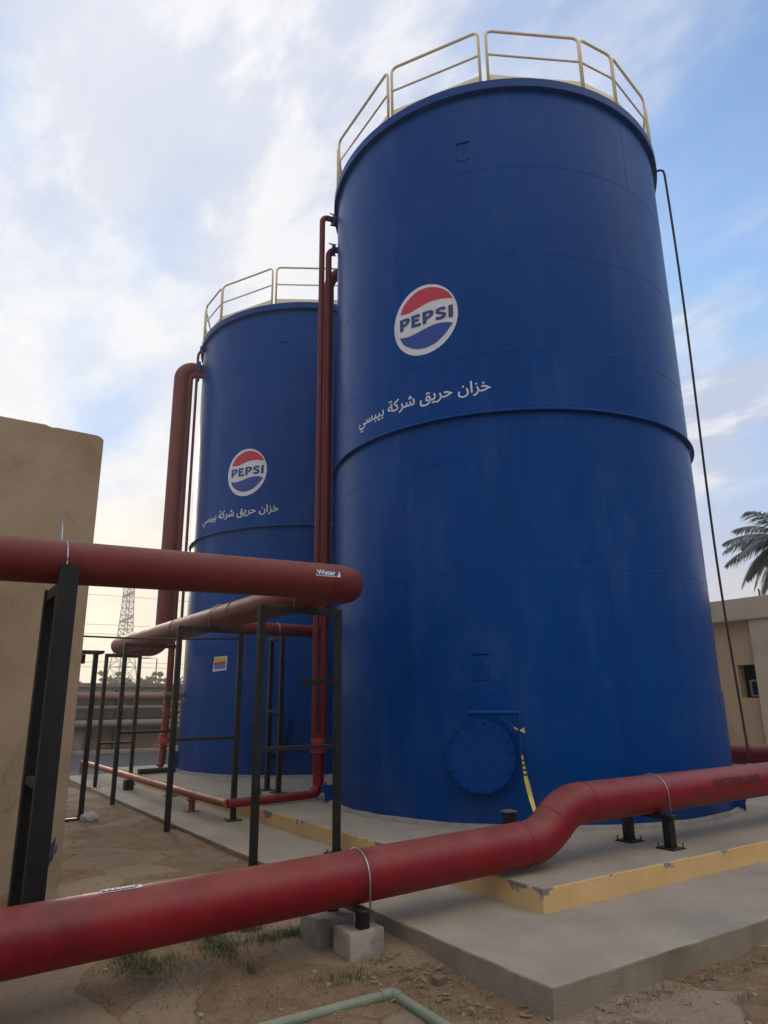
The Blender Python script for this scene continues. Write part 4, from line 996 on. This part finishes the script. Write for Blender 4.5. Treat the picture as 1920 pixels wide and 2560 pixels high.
# ------------------------------------------------------------------ far side of the yard
t = empty('boundary_wall', (4, 26, 0), 'long brown brick boundary wall with a grey cap across the road', 'wall')
bm = B(); box(bm, (-40, 26.0, -.2), (40, 26.35, 2.42)); obj('wall', bm, M['brick'], t)
for x in (-6.4, -2.2, 2.0, 6.2, 10.4, 14.6):
    bm = B(); box(bm, (x, 25.93, -.2), (x + .45, 25.998, 1.979)); obj('pilaster', bm, M['wallcap'], t)
bm = B(); box(bm, (-40, 25.88, 2.42), (40, 26.42, 2.58), .01); obj('cap', bm, M['wallcap'], t)
bm = B(); box(bm, (-40, 25.955, 1.98), (40, 25.999, 2.41)); obj('render_band', bm, M['wallcap'], t)
bm = B()
for k in range(56):
    a = -40 + k * 1.45; box(bm, (a, 25.2, -.05), (a + 1.42, 25.45, .14), .012)
tag(obj('kerb', bm, M['kerb']), kind='structure')
for z, r, mm, nm in ((2.10, .135, 'salmon', 'salmon coloured pipe running along the top of the boundary wall'), (1.66, .075, 'greyg', 'grey-green pipe running along the middle of the boundary wall'), (1.08, .13, 'wallcap', 'pale thick pipe running low along the boundary wall')):
    bm = B(); tube(bm, [(-40, 25.72, z), (40, 25.72, z)], r, 20)
    o = obj('wall_pipe', bm, M[mm], smooth=True, angle=60); tag(o, nm, 'pipe', 'pipes along the boundary wall')
for dz, s in ((1.30, .0), (1.27, .8), (1.24, 1.7)):
    bm = B(); tube(bm, [(-40 + .8 * k, 25.80, dz - .035 * abs(math.sin(k * .52 + s))) for k in range(101)], .016, 6)
    tag(obj('wall_cable', bm, M['cable'], smooth=True), 'sagging black cable strung low along the boundary wall', 'cable', 'cables along the boundary wall')
for x in (-2.0, 3.5, 9.0):
    bm = B(); box(bm, (x - .04, 25.80, .0), (x + .04, 25.87, 2.30)); tag(obj('rack_post', bm, M['black']), 'thin black post holding the pipes along the boundary wall', 'post', 'posts of the pipe rack at the boundary wall')
t = empty('yellow_railing', (5.3, 22, 0), 'yellow steel railing standing behind the farther tank', 'railing')
bm = B()
for z in (1.04, 1.58, 1.84): beam(bm, (4.2, 22, z), (8.5, 22, z), .05, .08)
beam(bm, (4.5, 22, 1.04), (4.95, 22, 1.58), .03, .05)
obj('rails', bm, M['yellow'], t)
for x in (5.05, 6.6, 8.1):
    bm = B(); box(bm, (x - .03, 21.97, .0), (x + .03, 22.03, 1.9)); obj('post', bm, M['yellow'], t)
t = empty('parked_machine', (5.6, 21, 0), 'dark machine with pale panels half hidden behind the farther tank', 'machine')
bm = B(); box(bm, (4.35, 20.6, .12), (6.6, 21.6, .42), .03); obj('base', bm, M['kerb'], t)
bm = B(); box(bm, (4.5, 20.7, .422), (6.5, 21.5, .95), .04); obj('housing', bm, M['dark'], t)
bm = B(); box(bm, (4.45, 20.66, .70), (5.4, 20.699, .80), .01); obj('panel', bm, M['kerb'], t)

# pylon and power lines
t = empty('pylon', (18.8, 90, 0), 'steel lattice power pylon seen between the tan building and the tanks', 'pylon')
pc = Vector((18.9, 90, 0))
prof = [(0, 1.95), (4.5, 1.35), (10.2, .66), (14, .52), (19.2, .42)]
def hw(z):
    for (z0, w0), (z1, w1) in zip(prof, prof[1:]):
        if z <= z1: return w0 + (w1 - w0) * (z - z0) / (z1 - z0)
    return prof[-1][1]
zs = [0, 2.4, 4.5, 6.4, 8.0, 9.2, 10.2, 11.1, 12, 12.9, 13.8, 14.7, 15.6, 16.5, 17.4, 18.3, 19.2]
rot = R_(20)
def pyp(sx, sy, z):
    w = hw(z); x, y = sx * w, sy * w
    return pc + Vector((x * math.cos(rot) - y * math.sin(rot), x * math.sin(rot) + y * math.cos(rot), z))
for sx, sy in ((-1, -1), (1, -1), (1, 1), (-1, 1)):
    bm = B(); tube(bm, [pyp(sx, sy, z) for z in (0, 4.5, 10.2, 14, 19.2)], .065, 5); obj('leg', bm, M['pylon'], t)
bm = B(); cs = [(-1, -1), (1, -1), (1, 1), (-1, 1)]
for i, (z0, z1) in enumerate(zip(zs, zs[1:])):
    for k in range(4):
        a, b = cs[k], cs[(k + 1) % 4]
        tube(bm, [pyp(*a, z0), pyp(*b, z1)], .032, 4); tube(bm, [pyp(*b, z0), pyp(*a, z1)], .032, 4); tube(bm, [pyp(*a, z1), pyp(*b, z1)], .04, 4)
obj('lattice_brace', bm, M['pylon'], t)
bm = B()
for z in (18.7, 15.6, 12.4): beam(bm, pc + Vector((0, -2.6, z)), pc + Vector((0, 2.6, z)), .2, .25)
obj('cross_arm', bm, M['pylon'], t)
for z in (16.6, 15.3, 11.6, 10.45, 7.0, 6.4):
    bm = B(); k = 0.9
    tube(bm, [pc + Vector((-90 + 4.5 * j, 0, z + (abs(-90 + 4.5 * j) / 90 - 0) * -1.1 * (1 - abs(-90 + 4.5 * j) / 260))) for j in range(41)], .03, 5)
    tag(obj('power_line', bm, M['pylon']), 'thin power line strung from the lattice pylon across the pale sky', 'power line', 'power lines at the pylon')

# trees beyond the wall
def tree(x, y, h, rad, seed, label, n=900):
    rng = random.Random(seed)
    t = empty('tree', (x, y, 0), label, 'tree', 'trees beyond the boundary wall')
    bm = B(); tube(bm, [(x, y, 0), (x + .2, y, h * .5), (x + .1, y, h * .85)], lambda s: .22 * (1 - .6 * s), 8)
    for k in range(5):
        a = rng.uniform(0, 6.28); tube(bm, [(x + .15, y, h * .45), (x + math.cos(a) * rad * .7, y + math.sin(a) * rad * .7, h * rng.uniform(.65, .85))], .06, 5)
    obj('trunk', bm, M['bark'], t)
    cl = [(Vector((x + rng.gauss(0, rad * .55), y + rng.gauss(0, rad * .5), h * rng.uniform(.50, .92))), rad * rng.uniform(.22, .48)) for _ in range(16)]
    bm = B()
    for _ in range(n):
        c, r = rng.choice(cl); d = Vector((rng.gauss(0, 1), rng.gauss(0, 1), rng.gauss(0, .8))).normalized() * r * rng.random() ** .4; p = c + d
        u = Vector((rng.gauss(0, 1), rng.gauss(0, 1), rng.gauss(0, 1))).normalized(); w = u.cross(Vector((rng.gauss(0, 1), rng.gauss(0, 1), 1))).normalized(); s = rng.uniform(.12, .30)
        vs = [bm.verts.new(p + u * s), bm.verts.new(p + w * s * .55), bm.verts.new(p - u * s * .7), bm.verts.new(p - w * s * .55)]; bm.faces.new(vs)
    obj('crown', bm, M['leaf'], t)
for i, (x, h, r, lb) in enumerate(((17.0, 6.1, .95, 'wispy tree beyond the boundary wall, left of the pylon legs'), (19.9, 5.2, 1.2, 'low tree beyond the boundary wall, between the pylon and the street lamp'),
        (22.4, 6.1, 1.35, 'dense dark rounded tree beyond the boundary wall, under the street lamp'), (24.6, 5.5, .9, 'small tree beyond the boundary wall, right of the dense dark one'), (14.0, 5.0, 1.2, 'low tree beyond the boundary wall, beside the tan building'), (28.5, 5.3, 1.5, 'far tree beyond the boundary wall, behind the farther tank'))):
    tree(x, 88 + i * .6, h, r, 30 + i, lb)
t = empty('street_lamp', (22.0, 86, 0), 'dark street lamp on an angled arm above the far trees', 'street lamp')
bm = B(); tube(bm, [(22.0, 86, 0), (22.0, 86, 7.3), (20.9, 86, 7.35)], .07, 8); obj('pole', bm, M['black'], t)
bm = B(); box(bm, (20.2, 85.85, 7.25), (20.95, 86.15, 7.4), .03); obj('lamp_head', bm, M['black'], t)

# ------------------------------------------------------------------ green pipe, weeds, litter
t = empty('green_pipe', (-.55, .80, 0), 'pale green plastic pipe lying on the dirt with a right-angle elbow', 'pipe')
bm = B(); tube(bm, fillet([(-3.2, .86, .022), (-.55, .80, .026), (-.64, -1.6, .022)], [.035], 5), .030, 18); obj('pipe_run', bm, M['pvc'], t, True, 60)
bm = B(); tube(bm, fillet([(-.64, .802, .026), (-.55, .80, .026), (-.553, .71, .026)], [.04], 6), .036, 18); obj('elbow', bm, M['pvc'], t, True, 60)

def ground_h(x, y):
    return gz(x, y) + 0.016 * mnoise.noise((x * 0.9, y * 0.9, 0)) + 0.009 * mnoise.noise((x * 3.1, y * 3.1, 4)) + 0.006 * mnoise.noise((x * 9, y * 9, 8))
def blades(name, spots, mt, hmin, hmax, w, lean, label, cat, seed):
    rng = random.Random(seed); bm = B()
    for (x, y, sx, sy, n) in spots:
        for _ in range(n):
            px_, py_ = x + rng.gauss(0, sx), y + rng.gauss(0, sy)
            if px_ > -.01 and py_ > -.01: continue
            z = ground_h(px_, py_) - .005; h = rng.uniform(hmin, hmax); a = rng.uniform(0, 6.28); d = Vector((math.cos(a), math.sin(a), 0)); s = Vector((-d.y, d.x, 0)) * w * rng.uniform(.6, 1.3)
            l_ = lean * rng.uniform(.3, 1.2); p = Vector((px_, py_, z))
            v = [bm.verts.new(p - s), bm.verts.new(p + s), bm.verts.new(p + d * l_ * h * .5 + Vector((0, 0, h * .6)) + s * .7), bm.verts.new(p + d * l_ * h * .5 + Vector((0, 0, h * .6)) - s * .7), bm.verts.new(p + d * l_ * h * 1.1 + Vector((0, 0, h * .85)))]
            bm.faces.new((v[0], v[1], v[2], v[3])); bm.faces.new((v[3], v[2], v[4]))
    o = obj(name, bm, mt); return tag(o, label, cat, kind='stuff')
blades('weeds', [(-1.14, 2.34, .05, .13, 620), (-1.17, 2.08, .07, .10, 620), (-.87, 2.30, .06, .04, 420), (-.70, 2.04, .15, .05, 620), (-.55, 2.02, .07, .03, 420), (-1.78, 2.40, .04, .05, 360), (-1.77, 2.18, .06, .11, 420), (-1.70, 2.00, .11, .07, 420), (-1.4, 2.2, .3, .25, 160), (-1.12, 1.60, .03, .06, 60),
    (-.74, 1.22, .10, .05, 110), (-.60, 1.18, .08, .05, 80), (.85, -.10, .25, .03, 60), (1.85, -.12, .5, .05, 120), (1.15, -.42, .04, .04, 36), (-.10, .72, .02, .25, 70), (-.42, 1.45, .12, .04, 60), (-.30, 1.30, .07, .03, 50), (-.08, 3.6, .02, .6, 60)],
    M['grass'], .02, .07, .0026, .8, 'tufts of short green weeds growing in the cracked dirt', 'weeds', 5)
blades('dry_grass', [(-1.6, 1.75, .30, .25, 700), (-1.2, 1.2, .4, .2, 500), (-.25, .75, .14, .32, 900), (-.35, .35, .2, .3, 500), (-1.7, 1.95, .12, .14, 500), (-1.15, 2.0, .10, .20, 300), (-.7, 1.1, .3, .2, 500), (1.0, -.10, .6, .06, 700), (2.4, -.12, .7, .08, 600), (-.12, 2.6, .04, .7, 300), (.4, -.3, .3, .15, 260), (-.25, 5.0, .1, 1.5, 300)],
    M['straw'], .012, .045, .0022, 1.8, 'sparse dry straw scattered over the dirt by the slab', 'dry grass', 6)
rng = random.Random(3); bm = B()
for _ in range(2600):
    u = rng.random()
    if u < .5: x, y = rng.uniform(-2.4, -.04), rng.uniform(-.4, 2.6)
    elif u < .8: x, y = rng.uniform(-.1, 4.0), -abs(rng.gauss(0.04, .3)) - .02
    else: x, y = rng.uniform(-1.8, -.1), rng.uniform(2.6, 9)
    r = rng.uniform(.0025, .009) * (2.2 if rng.random() < .05 else 1)
    mt = Matrix.Translation((x, y, ground_h(x, y) + r * .25)) @ Matrix.Rotation(rng.uniform(0, 6), 4, 'Z') @ Matrix.Diagonal((r * rng.uniform(.8, 1.5), r, r * rng.uniform(.4, .8), 1))
    bmesh.ops.create_icosphere(bm, subdivisions=1, radius=1, matrix=mt)
tag(obj('pebbles', bm, M['stone']), 'small pebbles and crumbs strewn over the dirt', 'pebbles', kind='stuff')
rng = random.Random(9); bm = B()
for _ in range(260):
    if rng.random() < .6: x, y = rng.gauss(-.28, .16), rng.uniform(-.3, 1.3)
    else: x, y = rng.uniform(.1, 3.6), -abs(rng.gauss(.0, .1)) - .03
    if x > -.02 and y > -.02: continue
    a = rng.uniform(0, 6.28); d = Vector((math.cos(a), math.sin(a), rng.uniform(-.1, .35))); s = Vector((-d.y, d.x, rng.uniform(-.3, .3))); L_ = rng.uniform(.012, .045); w = L_ * rng.uniform(.12, .4)
    p = Vector((x, y, ground_h(x, y) + .012 + .02 * rng.random()))
    v = [bm.verts.new(p - d * L_), bm.verts.new(p + s * w), bm.verts.new(p + d * L_), bm.verts.new(p - s * w)]; bm.faces.new(v)
tag(obj('leaf_litter', bm, M['straw']), 'dry leaves and chips collected along the slab edges', 'leaf litter', kind='stuff')
bm = B(); box(bm, (-.24, .76, .0), (-.17, .83, .055), .004); o = obj('rubble_chip', bm, M['brick']); o.rotation_euler = (0, 0, 0); tag(o, 'small brown brick chip on the dirt near the green pipe elbow', 'rubble')

# thin haze volume fading far things, added also to imitate veiling lens glare
hm = bpy.data.materials.new('hazy_air'); hm.use_nodes = True
hn = hm.node_tree.nodes; hl = hm.node_tree.links; hn.clear()
pv = hn.new('ShaderNodeVolumePrincipled'); ho = hn.new('ShaderNodeOutputMaterial'); hl.new(pv.outputs[0], ho.inputs['Volume'])
pv.inputs['Color'].default_value = (0.92, 0.93, 0.97, 1); pv.inputs['Density'].default_value = 0.0016; pv.inputs['Anisotropy'].default_value = 0.72
bm = B(); box(bm, (-184, -124, -1.5), (184, 204, 20.5)); hz_o = obj('haze', bm, hm); tag(hz_o, kind='stuff')
